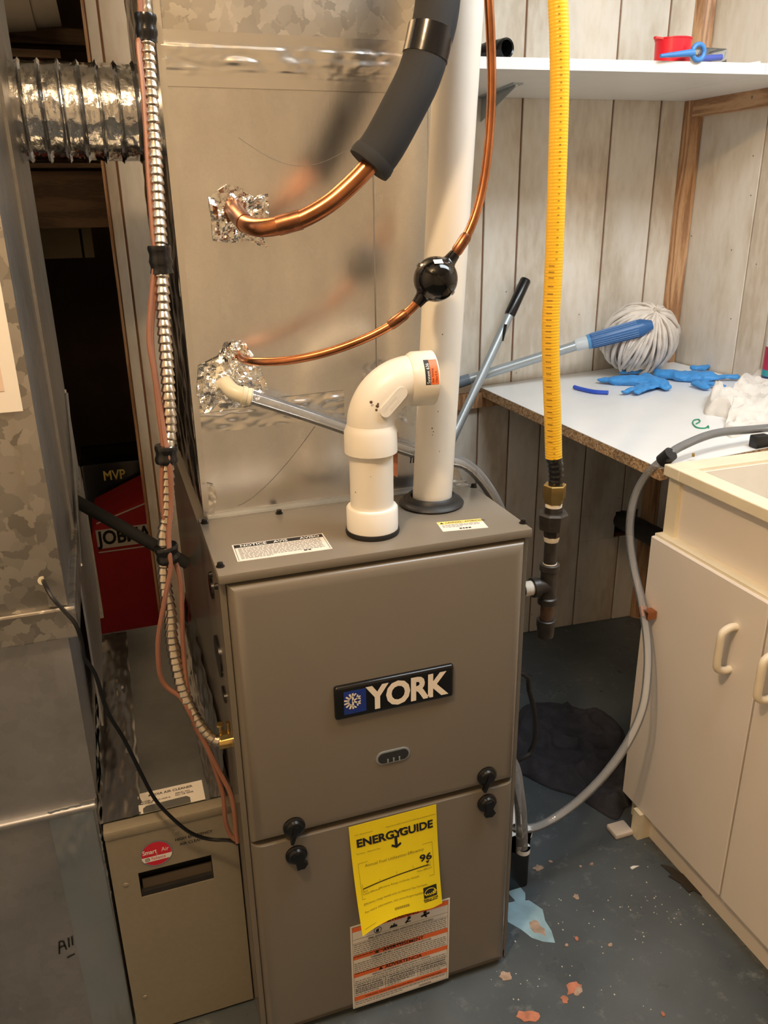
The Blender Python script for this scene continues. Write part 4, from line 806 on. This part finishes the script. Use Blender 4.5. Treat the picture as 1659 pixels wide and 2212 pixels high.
for (a, b, c, d), yy, lb in (((20, 55, 190, 98), 1.60, 'wide dark joist spanning the closet ceiling behind white pipe'), ((20, 104, 132, 126), 1.50, 'short pale timber block nailed under the dark closet joist')):
    q0, q1 = PY(a, b, yy), PY(c, d, yy); tag(obj('closet_timber', MB().box((q0.x-.25, yy, q1.z), (q1.x+(.3 if yy > 1.55 else 0), yy+.10, q0.z)), 'dark_wood', smooth=False), lb, 'timber')
q = PY(65, 8, 1.45); wp2 = thing('closet_drain_pipe', 'white round drain pipe with hub at top of the closet', 'pipe'); wp2.location = q
part(wp2, 'pipe', LA([(-.5, .050), (.06, .050)], q, (1, .0, .1), 28), 'old_white'); part(wp2, 'hub', LA([(-.55, .056), (0, .056), (.002, .050)], q, (1, 0, .1), 28), 'old_white')

# ================================================================== RIGHT SIDE: SHELF
SZ0, SZ1 = 1.5125, 1.5330
sh = thing('wall_shelf', 'long white laminate shelf fixed high on the panelled wall', 'shelf'); sh.location = (1.0, .85, SZ0)
a0, b0 = PZ(1030, 148, SZ0), PZ(1659, 162, SZ0)
f0, f1 = a0+(a0-b0)*.12, b0+(b0-a0)*.0
f1 = on_right(.565, SZ0, .001); f0.z = f1.z = SZ0; bk0, bk1 = on_back(.56, SZ0, .0015), Vector((1.447, 1.02, SZ0))
j0, j1 = f0+(f1-f0)*.78, bk0+(bk1-bk0)*.78
def slab(a, b, c, d, h): return MB().prism([a, b, c, d], (0, 0, 1), h)
part(sh, 'shelf_board', slab(f0, j0, j1, bk0, SZ1-SZ0), 'shelf_white', smooth=False); part(sh, 'shelf_board', slab(j0+WD*.001, f1, bk1, j1+WD*.001, SZ1-SZ0), 'shelf_white', smooth=False)
br = thing('shelf_bracket', 'grey metal shelf bracket screwed under the white shelf', 'bracket')
p0, p1 = PZ(1120, 178, SZ0), PZ(1035, 197, SZ0); w0 = on_back(p1.x+.05, SZ0, .0)
br.location = p0
dirb = (Vector((p0.x+.03, 1.045, SZ0))-p0).normalized()
e0 = p0+dirb*.36; part(br, 'arm', MB().box((-.012, 0, -.003), (.012, .40, 0), fn=lambda v: p0+Vector((v.x, 0, v.z))+dirb*v.y), 'pole_grey', smooth=False)
part(br, 'web', MB().add([p0+Vector((0, 0, -.002)), p0+dirb*.40+Vector((0, 0, -.002)), p0+dirb*.40+Vector((0, 0, -.085)), p0+Vector((.002, 0, -.002)), p0+dirb*.40+Vector((.002, 0, -.002)), p0+dirb*.40+Vector((.002, 0, -.085))], [(0, 1, 2), (5, 4, 3), (0, 3, 4, 1), (1, 4, 5, 2), (2, 5, 3, 0)]), 'pole_grey', smooth=False)
part(br, 'screw', LA([(0, .004), (.003, .003)], p0+dirb*.012+Vector((0, 0, -.003)), (0, 0, -1), 10), 'flange_metal')
ct = obj('shelf_cleat', MB().box((0, -.2, 1.474), (.028, 1.012, SZ0), fn=lambda v: on_right(v.y, v.z, v.x)), 'cleat_wood', smooth=False); tag(ct, 'brown wooden cleat on the right wall under the white shelf', 'cleat')
q = PY(1650, 203, .78); o = obj('knot', LA([(0, .004), (.0006, .003)], on_right(.80, 1.497, .028), -RN, 10), 'chip_tan'); o.parent = ct
# things on the shelf
pa, pb = PY(1036, 112, .74), PY(1097, 94, .665)
pa.z = pb.z = SZ1+.0185; hd2 = pb-pa; hn = hd2.normalized()
hp = thing('hose_end', 'ribbed black plastic hose end lying on the white shelf', 'hose'); hp.location = pa
prof = [(-.06, .0165)]+[(hd2.length*.25+i*.0035, .0172+(.0010 if i % 2 else 0)) for i in range(14)]+[(hd2.length-.016, .0180), (hd2.length-.003, .0185), (hd2.length, .0172), (hd2.length-.002, .0145), (hd2.length-.035, .0140)]
prof = sorted(prof[:-2], key=lambda t: t[0])+prof[-2:]
part(hp, 'hose_body', LA(prof, pa, hn, 26), 'black_plastic')
cc = PY(1452, 118, .655); cr = .036; cup = thing('red_measuring_cup', 'red plastic measuring cup with pouring lip on the shelf', 'cup'); cup.location = (cc.x, cc.y, SZ1)
part(cup, 'bowl', LA([(0, .033), (.001, .035), (.044, .0365), (.0445, .0375), (.047, .0375), (.047, .0340), (.004, .0320)], (cc.x, cc.y, SZ1), up3, 36), 'red_plastic')
part(cup, 'pouring_lip', MB().prism([(cc.x-.034, cc.y-.014, SZ1+.043), (cc.x-.046, cc.y-.004, SZ1+.0465), (cc.x-.046, cc.y+.004, SZ1+.0465), (cc.x-.034, cc.y+.014, SZ1+.043)], (0, 0, 1), .0035), 'red_plastic')
t0, t1 = PY(1425, 134, .60), PY(1507, 127, .60)
bt = thing('blue_opener', 'blue plastic hand tool with ring handle beside red cup', 'tool'); t0.z = SZ1+.006; t1.z = SZ1+.016; bt.location = t0
dd = (t1-t0); part(bt, 'handle', T([t0, t0+dd*.3, t0+dd*.6, t1-dd.normalized()*.012], .005, 10, rfn=lambda l, L: .0035+.0040*l/L), 'blue_plastic')
ring = [t1+Vector((.014*math.cos(2*PI*k/16), 0, .014*math.sin(2*PI*k/16))) for k in range(17)]; part(bt, 'ring', T(ring, .0048, 10, step=.02, caps=False), 'blue_plastic')
pk = thing('plastic_package', 'clear plastic clamshell package lying behind red cup', 'package'); qk = PY(1500, 120, .68); pk.location = (qk.x, .68, SZ1)
part(pk, 'clamshell', RB((qk.x-.045, .64, SZ1+.0005), (qk.x+.055, .74, SZ1+.034), .006, 2), 'bag_plastic'); part(pk, 'insert_card', B((qk.x-.10, .66, SZ1+.0006), (qk.x+.10, .73, SZ1+.0016)), 'white_print', smooth=False); part(pk, 'blue_stick', LA([(0, .006), (.055, .006)], (qk.x-.012, .65, SZ1+.013), (1, -.05, .08), 12), 'pen_blue')
cw = [PY(1555, 132, .70), PY(1580, 127, .70), PY(1610, 124, .70), PY(1643, 122, .70)]
for k, q in enumerate(cw): q.z = SZ1+.003+k*.006
tag(obj('white_wire', T([cw[0]-Vector((.03, 0, .0))]+cw, .0022, 8), 'white_print'), 'thin white wire end curling up from the shelf', 'wire')

# ================================================================== COUNTER
def cz(x): return .800+(x-.86)*.060
cA, cB_, cC, cD = Vector((.860, .262, 0)), Vector((.859, 1.032, 0)), Vector((1.447, 1.018, 0)), Vector((1.470, .262, 0))
cB_ = on_back(.859, 0, .002); cC = Vector((1.446, 1.020, 0))
def lift(v, d=0): return Vector((v.x, v.y, cz(v.x)+d))
ctr = thing('corner_counter', 'white laminate countertop with raw chipboard edge in the corner', 'countertop'); ctr.location = (1.15, .65, .8)
mb = MB(); qs = [cA, cD-Vector((.012, 0, 0)), cC, cB_]; t = [lift(v) for v in qs]; b = [lift(v, -.024) for v in qs]
part(ctr, 'chipboard_core', MB().add(b+[v-Vector((0, 0, .0)) for v in [lift(v, -.0012) for v in qs]], [(3, 2, 1, 0), (4, 5, 6, 7), (0, 1, 5, 4), (1, 2, 6, 5), (2, 3, 7, 6), (3, 0, 4, 7)]), 'chipboard', smooth=False)
part(ctr, 'laminate_top', MB().add([lift(v, -.0012) for v in qs]+t, [(3, 2, 1, 0), (4, 5, 6, 7), (0, 1, 5, 4), (1, 2, 6, 5), (2, 3, 7, 6), (3, 0, 4, 7)]), 'laminate', smooth=False)
bk = obj('counter_cleat', MB().box((.60, 0, .735), (1.40, .022, .7755), fn=lambda v: on_back(v.x, v.z+(v.x-.86)*.06*(1 if v.x > .86 else 0), v.y)), 'trim_wood', smooth=False); tag(bk, 'brown wooden cleat on the back wall under the counter', 'cleat')
# mop
mop = thing('string_mop', 'cotton string mop with blue socket resting on the counter corner', 'mop')
mc = PY(1382, 742, .93); mop.location = (mc.x, mc.y, cz(mc.x))
tip = PY(1392, 706, .862); tl = PY(1272, 738, .915); hE = PY(992, 826, 1.030)
ds = (tip-tl).normalized()
part(mop, 'blue_socket', LA([(0, .0185), (.004, .0195), ((tip-tl).length*.95, .0230), ((tip-tl).length, .0200)]+[((tip-tl).length+.02, .012)], tl, ds, 24), 'mop_blue')
rb_ = MB()
for k in range(22):
    a = 2*PI*k/22; s1 = ds.orthogonal().normalized(); s2 = ds.cross(s1); o1 = (s1*math.cos(a)+s2*math.sin(a)); rb_.tube([tl+ds*.008+o1*.0196, tip-ds*.02+o1*.0224], .0013, 5)
part(mop, 'socket_ribs', rb_, 'mop_blue', mop.children[0]); part(mop, 'light_ring', LA([(-.004, .0185), (.003, .0200)], tl, ds, 24), 'mop_tip', mop.children[0])
part(mop, 'clear_collar', LA([(0, .0140), (.004, .0165), (.034, .0172)], tl-ds*.037, ds, 20), 'clear_collar')
hd3 = (tl-hE); part(mop, 'handle', LA([(0, .0128), (hd3.length-.034, .0128)], hE, hd3, 20), 'pole_grey'); part(mop, 'end_cap', LA([(-.012, .0135), (-.010, .0155), (.030, .0150)], hE, hd3, 20), 'pole_slate')
mb = MB(); rm = random.Random(11); R3 = Vector((.112, .078, .092)); pole = Vector((.08, -.55, .83)).normalized()
mcz = Vector((mc.x, mc.y, cz(mc.x)+.0965)); s1 = pole.orthogonal().normalized(); s2 = pole.cross(s1)
for k in range(120):
    a = 2*PI*k/120+rm.uniform(-.03, .03); pts = []; sw = rm.uniform(-.25, .55); inn = rm.uniform(.84, 1.02); L = rm.uniform(.66, .97)
    for i in range(11):
        th = .10+(PI*L-.10)*i/10; aa = a+sw*(i/10)**1.5
        d = pole*math.cos(th)+(s1*math.cos(aa)+s2*math.sin(aa))*math.sin(th)
        q = mcz+Vector((d.x*R3.x, d.y*R3.y, d.z*R3.z))*inn
        q.z = max(q.z, cz(q.x)+.004); pts.append(q+Vector((rm.uniform(-.002, .002),)*3))
    mb.tube(pts, .0046, 6, step=.02)
part(mop, 'cotton_strings', mb, 'mop_cotton', kind='stuff')
part(mop, 'string_core', MB().add([mcz+Vector((R3.x*.80*math.sin(t)*math.cos(p), R3.y*.80*math.sin(t)*math.sin(p), R3.z*.80*math.cos(t))) for t in [PI*i/12 for i in range(13)] for p in [2*PI*j/20 for j in range(20)]], [(i*20+j, i*20+(j+1) % 20, (i+1)*20+(j+1) % 20, (i+1)*20+j) for i in range(12) for j in range(20)]), 'mop_cotton')
# second pole leaning on the wall
q1, q0 = PY(1136, 604, 1.022), PY(988, 925, .935); dp = (q1-q0).normalized(); foot = q0-dp*(q0.z/dp.z)
pl = thing('telescopic_pole', 'grey telescopic pole with black grip leaning against the wall', 'pole'); pl.location = foot
Lp = (q1-foot).length
part(pl, 'tube', LA([(0, .0115), (Lp-.10, .0115)], foot, dp, 18), 'pole_grey'); part(pl, 'grip', LA([(Lp-.105, .0135), (Lp-.10, .0145), (Lp-.004, .0145), (Lp, .013)], foot, dp, 18), 'black_plastic')
part(pl, 'tube_end', LA([(0, .014), (.03, .014)], foot+dp*.004, dp, 18), 'black_plastic'); gm = foot+dp*(Lp-.155)
part(pl, 'adjuster_slot', T([gm+Vector((-.003, -.0105, -.020)), gm+Vector((.001, -.0112, 0)), gm+Vector((.006, -.0105, .022))], .0042, 8), 'black_plastic')
# gloves
def capsule(mb, a, b, ra, rb, n=12):
    a, b = Vector(a), Vector(b); d = b-a; L = d.length; mb.lathe([(-ra*.95, ra*.3), (-ra*.6, ra*.8), (0, ra), (L, rb), (L+rb*.6, rb*.8), (L+rb*.95, rb*.3)], a, d, n)
def blobby(name, mb, mat, vox=.003, flat=None, disp=.0):
    o = obj(name, mb, mat); md_ = o.modifiers.new('r', 'REMESH'); md_.mode = 'VOXEL'; md_.voxel_size = vox; md_.use_smooth_shade = True
    s_ = o.modifiers.new('s', 'SMOOTH'); s_.iterations = 4; s_.factor = .5
    dg = bpy.context.evaluated_depsgraph_get(); me = bpy.data.meshes.new_from_object(o.evaluated_get(dg)); old = o.data; o.modifiers.clear(); o.data = me; bpy.data.meshes.remove(old)
    for v in me.vertices:
        if flat: v.co = flat(v.co.copy())
        if disp: v.co += v.normal*disp*noise.noise(v.co*60)
    for p in me.polygons: p.use_smooth = True
    if not me.materials: me.materials.append(MATS[mat])
    return o
def glove(label, pts_palm, fingers, cuff):
    mb = MB(); P = lambda q: (lambda h: Vector((h.x, h.y, cz(h.x)+q[2])))(PZ(q[0], q[1], .82))
    for a, b, ra, rb in pts_palm+fingers+cuff: capsule(mb, P(a), P(b), ra, rb)
    base = .82
    def flat(v): z = cz(v.x); h = v.z-z; return Vector((v.x, v.y, z+max(.0008, (h*.46+.006)+.0045*noise.noise(v*38)+.0025*noise.noise(v*90))))
    o = blobby('disposable_glove', mb, 'glove_blue', .0028, flat, .0015); tag(o, label, 'glove', 'blue disposable gloves'); return o
h = .008
glove('crumpled blue disposable glove lying against the cotton mop head', [((1330, 828, h), (1400, 832, h), .025, .031), ((1390, 828, h+.004), (1425, 838, h), .024, .024)],
      [((1330, 830, h), (1298, 826, h), .014, .011), ((1345, 815, h+.004), (1385, 812, h+.003), .012, .013), ((1395, 840, h), (1350, 850, h), .013, .010), ((1415, 842, h), (1375, 852, h), .013, .010)], [((1405, 830, h), (1438, 846, h), .018, .014)])
glove('crumpled blue disposable glove with fingers pointing at bottle and rag', [((1430, 822, h+.004), (1500, 830, h), .024, .031), ((1470, 828, h), (1525, 830, h), .028, .026)],
      [((1520, 832, h), (1588, 834, h), .013, .012), ((1500, 815, h+.003), (1522, 812, h+.003), .015, .012), ((1520, 842, h), (1560, 850, h), .012, .009), ((1500, 842, h), (1525, 850, h), .012, .010)], [((1425, 818, h+.006), (1405, 810, h+.008), .016, .010)])
# blue strip, green clip, rag, bottle
bp = [PZ(*q, .823) for q in ((1241, 831), (1258, 836), (1285, 842), (1314, 845))]
for q in bp: q.z = cz(q.x)+.0055
bs_ = thing('blue_strip', 'bent blue plastic strip with pale lettering on the counter', 'strip'); bs_.location = bp[0]
part(bs_, 'strip_body', T(bp, .0052, 12, step=.006), 'pen_blue')
dsx = (bp[3]-bp[2]).normalized(); mb = MB(); nd = Vector((0, -.35, .94)); text_mb(mb, 'Comfort', .0062, lambda x, y: bp[2]+dsx*(x-.004)+Vector((-dsx.y, dsx.x, 0))*(y-.002)+Vector((0, 0, .0056))); part(bs_, 'lettering', mb, 'white_print', bs_.children[0], smooth=False)
wt = [PZ(*q, .82) for q in ((1150, 800), (1180, 812), (1212, 823), (1240, 830))]
gc = [PZ(*q, .81) for q in ((1503, 921), (1511, 917), (1508, 913), (1498, 914), (1496, 920), (1505, 928), (1522, 930), (1529, 926), (1530, 930))]
for q in gc: q.z = cz(q.x)+.0016
tag(obj('green_clip', T(gc, .0015, 6, step=.004), 'green_clip'), 'tiny curled green plastic tie lying on the white counter', 'clip')
def cloth(name, cx, cy, base, outline, hgt, mat, label, seed, th=.002, n=64, sc=14, folds=1.0):
    # draped sheet over an outline polygon of floor/counter points
    P = [Vector((p.x, p.y, 0)) for p in outline]; c = Vector((cx, cy, 0)); m = 96; per = []
    for k in range(m):
        t = k/m*len(P); i = int(t); f_ = t-i; p0_, p1_, p2_, p3_ = P[i-1], P[i], P[(i+1) % len(P)], P[(i+2) % len(P)]
        per.append(.5*((2*p1_)+(p2_-p0_)*f_+(2*p0_-5*p1_+4*p2_-p3_)*f_*f_+(3*p1_-p0_-3*p2_+p3_)*f_**3))
    R = 40; mb = MB(); vs = []; fs = []
    def hh(q, r):
        wv_ = Vector((q.x+.03*noise.noise((q.x*9, q.y*9, seed)), q.y+.03*noise.noise((q.x*9, q.y*9, seed+5)), seed))
        rid = (1-abs(noise.noise(Vector((wv_.x*sc, wv_.y*sc, seed))))*2.2); rid = max(0, rid)**2; rid2 = max(0, 1-abs(noise.noise(Vector((wv_.x*sc*2.3, wv_.y*sc*2.3, seed+9))))*2.4)**2
        edge = min(1, (1-r)*5+.18); return base(q)+.0006+hgt*edge*(.30+.55*rid*folds+.28*rid2*folds+.25*noise.noise(Vector((q.x*6, q.y*6, seed+2))))
    q = c.copy(); q.z = hh(c, 0); vs.append(q)
    for r in range(1, R+1):
        for p in per:
            q = c+(p-c)*(r/R); q.z = max(base(q)+.0006, hh(q, r/R)); vs.append(q)
    for k in range(m): fs.append((0, 1+k, 1+(k+1) % m))
    for r in range(R-1):
        for k in range(m): a = 1+r*m; fs.append((a+k, a+m+k, a+m+(k+1) % m, a+(k+1) % m))
    low_ = []; o2 = len(vs)
    for p in per: low_.append(Vector((p.x, p.y, base(p)+.0002)))
    vs += low_; a = 1+(R-1)*m
    for k in range(m): fs.append((a+k, o2+k, o2+(k+1) % m, a+(k+1) % m))
    mb.add(vs, fs); o = obj(name, mb, mat, ang=80); tag(o, label, 'cloth'); return o
ro = [PZ(*q, .815) for q in ((1520, 895), (1535, 865), (1548, 880), (1580, 868), (1600, 850), (1640, 838), (1690, 850), (1720, 900), (1680, 945), (1620, 940), (1580, 945), (1562, 930), (1572, 910), (1545, 902))]
cloth('white_rag', 1.235, .500, lambda q: cz(q.x), ro, .036, 'rag_white', 'crumpled off-white rag heaped on the white counter', 3, sc=9, folds=1.15)
bo = thing('spray_bottle', 'white cleaner bottle with red and navy label beside the right wall', 'bottle'); bc_ = PZ(1680, 842, .83); zb = cz(bc_.x); bo.location = (bc_.x, bc_.y, zb)
q = PZ(1637, 838, zb); rb0 = max(.03, min(.042, (Vector((bc_.x, bc_.y, 0))-Vector((q.x, q.y, 0))).length*.95))
part(bo, 'bottle_body', LA([(0, rb0*.9), (.004, rb0), (.13, rb0), (.15, rb0*.92), (.17, rb0*.6), (.19, .014), (.215, .014)], (bc_.x, bc_.y, zb), up3, 32), 'bottle_white')
part(bo, 'red_label', LA([(.045, rb0+.0006), (.100, rb0+.0006)], (bc_.x, bc_.y, zb), up3, 32, caps=False), 'bottle_red'); part(bo, 'navy_label', LA([(.010, rb0+.0006), (.030, rb0+.0006)], (bc_.x, bc_.y, zb), up3, 32, caps=False), 'bottle_navy'); part(bo, 'teal_label', LA([(.030, rb0+.0006), (.045, rb0+.0006)], (bc_.x, bc_.y, zb), up3, 32, caps=False), 'bottle_teal')
part(bo, 'trigger_head', MB().rbox((bc_.x-.035, bc_.y-.014, zb+.212), (bc_.x+.03, bc_.y+.014, zb+.245), .006, 2), 'bottle_red')

# ================================================================== SINK CABINET
sk = thing('laundry_sink_cabinet', 'cream laundry sink cabinet with two doors and bow handles', 'cabinet'); sk.location = (1.15, -.05, 0)
XF, Y0, Y1 = .872, -.350, .2450
def kp(name, mb, mat, parent=None, **k): return part(sk, name, mb, mat, parent, **k)
xr = 1.446
kp('carcass', MB().box((XF, Y1-.016, .0), (xr, Y1, .668)).box((XF, Y0, .0), (xr, Y0+.016, .668)).box((XF+.05, Y0, .0), (XF+.06, Y1-.02, .09)).box((xr-.012, Y0, 0), (xr, Y1, .668)).box((XF, Y0, .075), (xr, Y1, .09)), 'cabinet_trim', smooth=False)
kp('toe_board', B((XF-.006, Y0+.01, 0), (XF+.004, .176, .062)), 'cabinet_paint', smooth=False)
kp('corner_foot', B((.836, .172, 0), (.872, .196, .0655)), 'cabinet_trim', smooth=False)
gapy = -.056
def rim_handle(c, parent):
    ys_ = .0; h2 = .041; x0 = .846
    pts = [(x0, c.y, c.z+h2), (x0-.012, c.y, c.z+h2+.001), (x0-.027, c.y, c.z+h2-.006), (x0-.030, c.y, c.z+h2-.02), (x0-.030, c.y, c.z), (x0-.030, c.y, c.z-h2+.02), (x0-.027, c.y, c.z-h2+.006), (x0-.012, c.y, c.z-h2-.001), (x0, c.y, c.z-h2)]
    kp('handle', T(pts, .0068, 14, step=.006), 'handle_cream', parent)
for y0_, y1_, hy in ((gapy+.002, Y1+.004, .006), (Y0, gapy-.002, -.088)):
    d_ = kp('door', RB((.845, y0_, .066), (.8705, y1_, .6705), .0015, 1), 'cabinet_paint', smooth=False); rim_handle(Vector((0, hy, .558)), d_)
kp('ledge', B((.852, Y0, .668), (XF+.02, Y1+.002, .676)), 'cabinet_trim', smooth=False)
kp('apron', B((XF+.004, Y0, .674), (XF+.014, Y1-.028, .795)), 'cabinet_paint', smooth=False)
kp('apron_stile', B((XF-.004, Y1-.030, .674), (XF+.016, Y1, .795)), 'cabinet_trim', smooth=False)
for ya_ in (Y1-.012, Y0): kp('end_panel', B((XF, ya_, .668), (xr, ya_+.012, .795)), 'cabinet_paint', smooth=False)
t_ = .022; bs2 = kp('sink_basin', MB().box((XF-.012+t_, Y0, .560), (XF-.012+t_*2, Y1, .806)).box((xr-t_, Y0, .56), (xr, Y1, .806)).box((XF+.02, Y1-t_*2.0, .56), (xr, Y1-t_*.6, .806)).box((XF+.02, Y0, .56), (xr, Y0+t_, .806)).box((XF+.02, Y0, .55), (xr, Y1, .565)), 'sink_cream', smooth=False)
kp('sink_rim', MB().rbox((XF-.016, Y0, .792), (XF+.022, Y1-.0405, .8135), .002, 2).rbox((XF-.016, Y1-.040, .792), (xr, Y1+.004, .8135), .002, 2).box((xr-.04, Y0+.0305, .792), (xr, Y1-.0405, .8135)).box((XF+.0225, Y0, .792), (xr, Y0+.030, .8135)), 'cabinet_trim', smooth=False)
kp('rim_screw', LA([(0, .003), (.006, .003)], PZ(1497, 986, .8135), up3, 10), 'brass')
# black drain pipe from the wall into the cabinet
pa = on_back(1.364, .330, -.12); pb = Vector((1.20, .255, .46)); ab = thing('drain_pipe', 'black plastic drain pipe running from the wall behind sink cabinet', 'pipe'); ab.location = pa
part(ab, 'pipe', LA([(0, .030), ((pb-pa).length-.01, .030)], pa, pb-pa, 24), 'black_rubber')
# clear discharge hose from the pump to the sink
dhh = thing('discharge_hose', 'clear vinyl discharge hose arching from pump up to sink rim', 'hose')
hpts = [PX(1112, 1789, .515), PX(1140, 1790, .545), PX(1175, 1780, .575), PX(1235, 1742, .630), PX(1300, 1680, .69), PX(1355, 1605, .745), PX(1388, 1530, .780), PX(1399, 1450, .805), PX(1398, 1380, .820), PX(1386, 1300, .828), PX(1370, 1230, .834), PX(1361, 1165, .838), PX(1363, 1110, .842), PX(1376, 1062, .850), PX(1402, 1020, .858), PX(1440, 988, .868)]
c1 = hpts[-1]; hpts += [Vector((.905, .272, c1.z+.012)), Vector((.99, .285, .848)), Vector((1.08, .290, .846)), Vector((1.18, .285, .842)), Vector((1.26, .24, .83))]
dhh.location = hpts[0]; part(dhh, 'clear_tube', T(hpts, .0082, 16, step=.01), 'clear_plastic')
dcl = (hpts[15]-hpts[14]).normalized(); part(dhh, 'hose_clip', MB().lathe([(-.013, .0100), (-.013, .0135), (.013, .0135), (.013, .0100)], c1, dcl, 20), 'black_rubber')
part(dhh, 'hose_clip', MB().rbox((1.080, .262, .8135), (1.115, .285, .838), .003, 2), 'black_rubber')
q = (PX(1387, 1312, .828)+PX(1389, 1330, .826))/2; part(dhh, 'copper_strap', MB().lathe([(-.010, .0095), (.010, .0095)], q, (hpts[9]-hpts[8]), 14).box((q.x-.004, q.y-.022, q.z-.008), (q.x+.016, q.y-.004, q.z+.008)), 'copper')
# ================================================================== CONDENSATE PUMP
pmx0, pmx1, pmy0, pmy1, pmh = .4475, .562, .142, .40, .122
pu_ = thing('condensate_pump', 'black condensate pump with white lid on floor beside furnace', 'pump'); pu_.location = ((pmx0+pmx1)/2, .25, 0)
part(pu_, 'tank', RB((pmx0, pmy0, 0), (pmx1, pmy1, pmh), .010, 3, edges=lambda m, d: abs(d.z) > .01), 'black_plastic')
hc = PZ(1130, 1829, pmh+.0102)
def ring_plate(x0, x1, y0, y1, z0, z1, c, r, cr=.012, n=64):     # rounded plate with a round hole through it
    def edge(a):
        d = Vector((math.cos(a), math.sin(a))); t = min(((x1 if d.x > 0 else x0)-c.x)/d.x if abs(d.x) > 1e-6 else 9, ((y1 if d.y > 0 else y0)-c.y)/d.y if abs(d.y) > 1e-6 else 9)
        x, y = c.x+d.x*t, c.y+d.y*t; kx = min(max(x, x0+cr), x1-cr); ky = min(max(y, y0+cr), y1-cr); v = Vector((x-kx, y-ky))
        if abs(v.x) > 1e-6 and abs(v.y) > 1e-6: v = v.normalized()*cr
        return kx+v.x, ky+v.y
    A_ = [2*PI*k/n for k in range(n)] + [math.atan2(y-c.y, x-c.x) % (2*PI) for x in (x0, x1) for y in (y0, y1)]; A_ = sorted(A_); m = len(A_)
    vs = [(*edge(a), z) for z in (z0, z1) for a in A_]+[(c.x+r*math.cos(a), c.y+r*math.sin(a), z) for z in (z0, z1) for a in A_]; fs = []
    for k in range(m):
        k2 = (k+1) % m; fs += [(k, k2, m+k2, m+k), (m+k, m+k2, 3*m+k2, 3*m+k), (3*m+k, 3*m+k2, 2*m+k2, 2*m+k), (2*m+k, 2*m+k2, k2, k)]
    return MB().add(vs, fs)
ld = part(pu_, 'lid', ring_plate(pmx0-.001, pmx1+.003, pmy0-.003, pmy1+.003, pmh, pmh+.010, hc, .0135), 'pump_white')
vt_ = thing('drain_tube', 'clear vertical drain tube dropping into the white pump lid', 'tube'); vt_.location = (hc.x, hc.y, pmh)
part(vt_, 'tube_wall', T([Vector((hc.x-.002, hc.y, pmh+.0005)), Vector((hc.x-.005, hc.y+.002, pmh+.06)), Vector((hc.x-.012, hc.y+.006, pmh+.13)), Vector((hc.x-.025, hc.y+.02, pmh+.20)), Vector((W+.003, hc.y+.03, pmh+.25))], .0115, 16, step=.01), 'clear_plastic')
ck = [PY(1128, 1455, .22), PY(1143, 1490, .22), PY(1154, 1540, .22), PY(1156, 1590, .22), PY(1146, 1622, .22), PY(1128, 1638, .22)]; ck[0].x = max(ck[0].x, W+.002)
tag(obj('pump_cord', T([Vector((W-.002, .22, ck[0].z+.03))]+ck+[Vector((W+.03, .26, ck[-1].z-.06))], .0052, 10), 'black_rubber'), 'black power cord looping out beside the furnace right side', 'cord')
# ================================================================== FLOOR THINGS
to = [PZ(*q, 0) for q in ((1133, 1527), (1190, 1522), (1260, 1535), (1305, 1545), (1345, 1580), (1358, 1640), (1362, 1690), (1362, 1740), (1368, 1768), (1330, 1772), (1280, 1745), (1245, 1722), (1190, 1705), (1140, 1680), (1105, 1660), (1100, 1610), (1115, 1560))]
for q in to:
    if q.x > .84: q.y = max(q.y, .262)
ctw = PZ(1250, 1630, 0); cloth('dark_towel', ctw.x, ctw.y, lambda q: 0, to, .034, 'towel_dark', 'rumpled dark navy towel lying on floor behind the sink cabinet', 8, sc=10, folds=1.1)
q = PZ(1338, 1800, 0); tag(obj('wood_shim', RB((q.x-.020, q.y-.016, 0), (q.x+.024, q.y+.022, .013), .004, 2), 'block_white'), 'small pale block lying beside the cabinet corner foot', 'block')
q = PZ(1372, 1874, 0); tag(obj('white_scrap', MB().prism([q+Vector((-.010, -.003, .0003)), q+Vector((.010, 0, .0003)), q+Vector((-.002, .004, .0003)), q+Vector((-.010, .003, .0003))], (0, 0, 1), .0015), 'white_print', smooth=False), 'tiny white plastic scrap on the open grey floor', 'scrap')
bpy.context.view_layer.update()
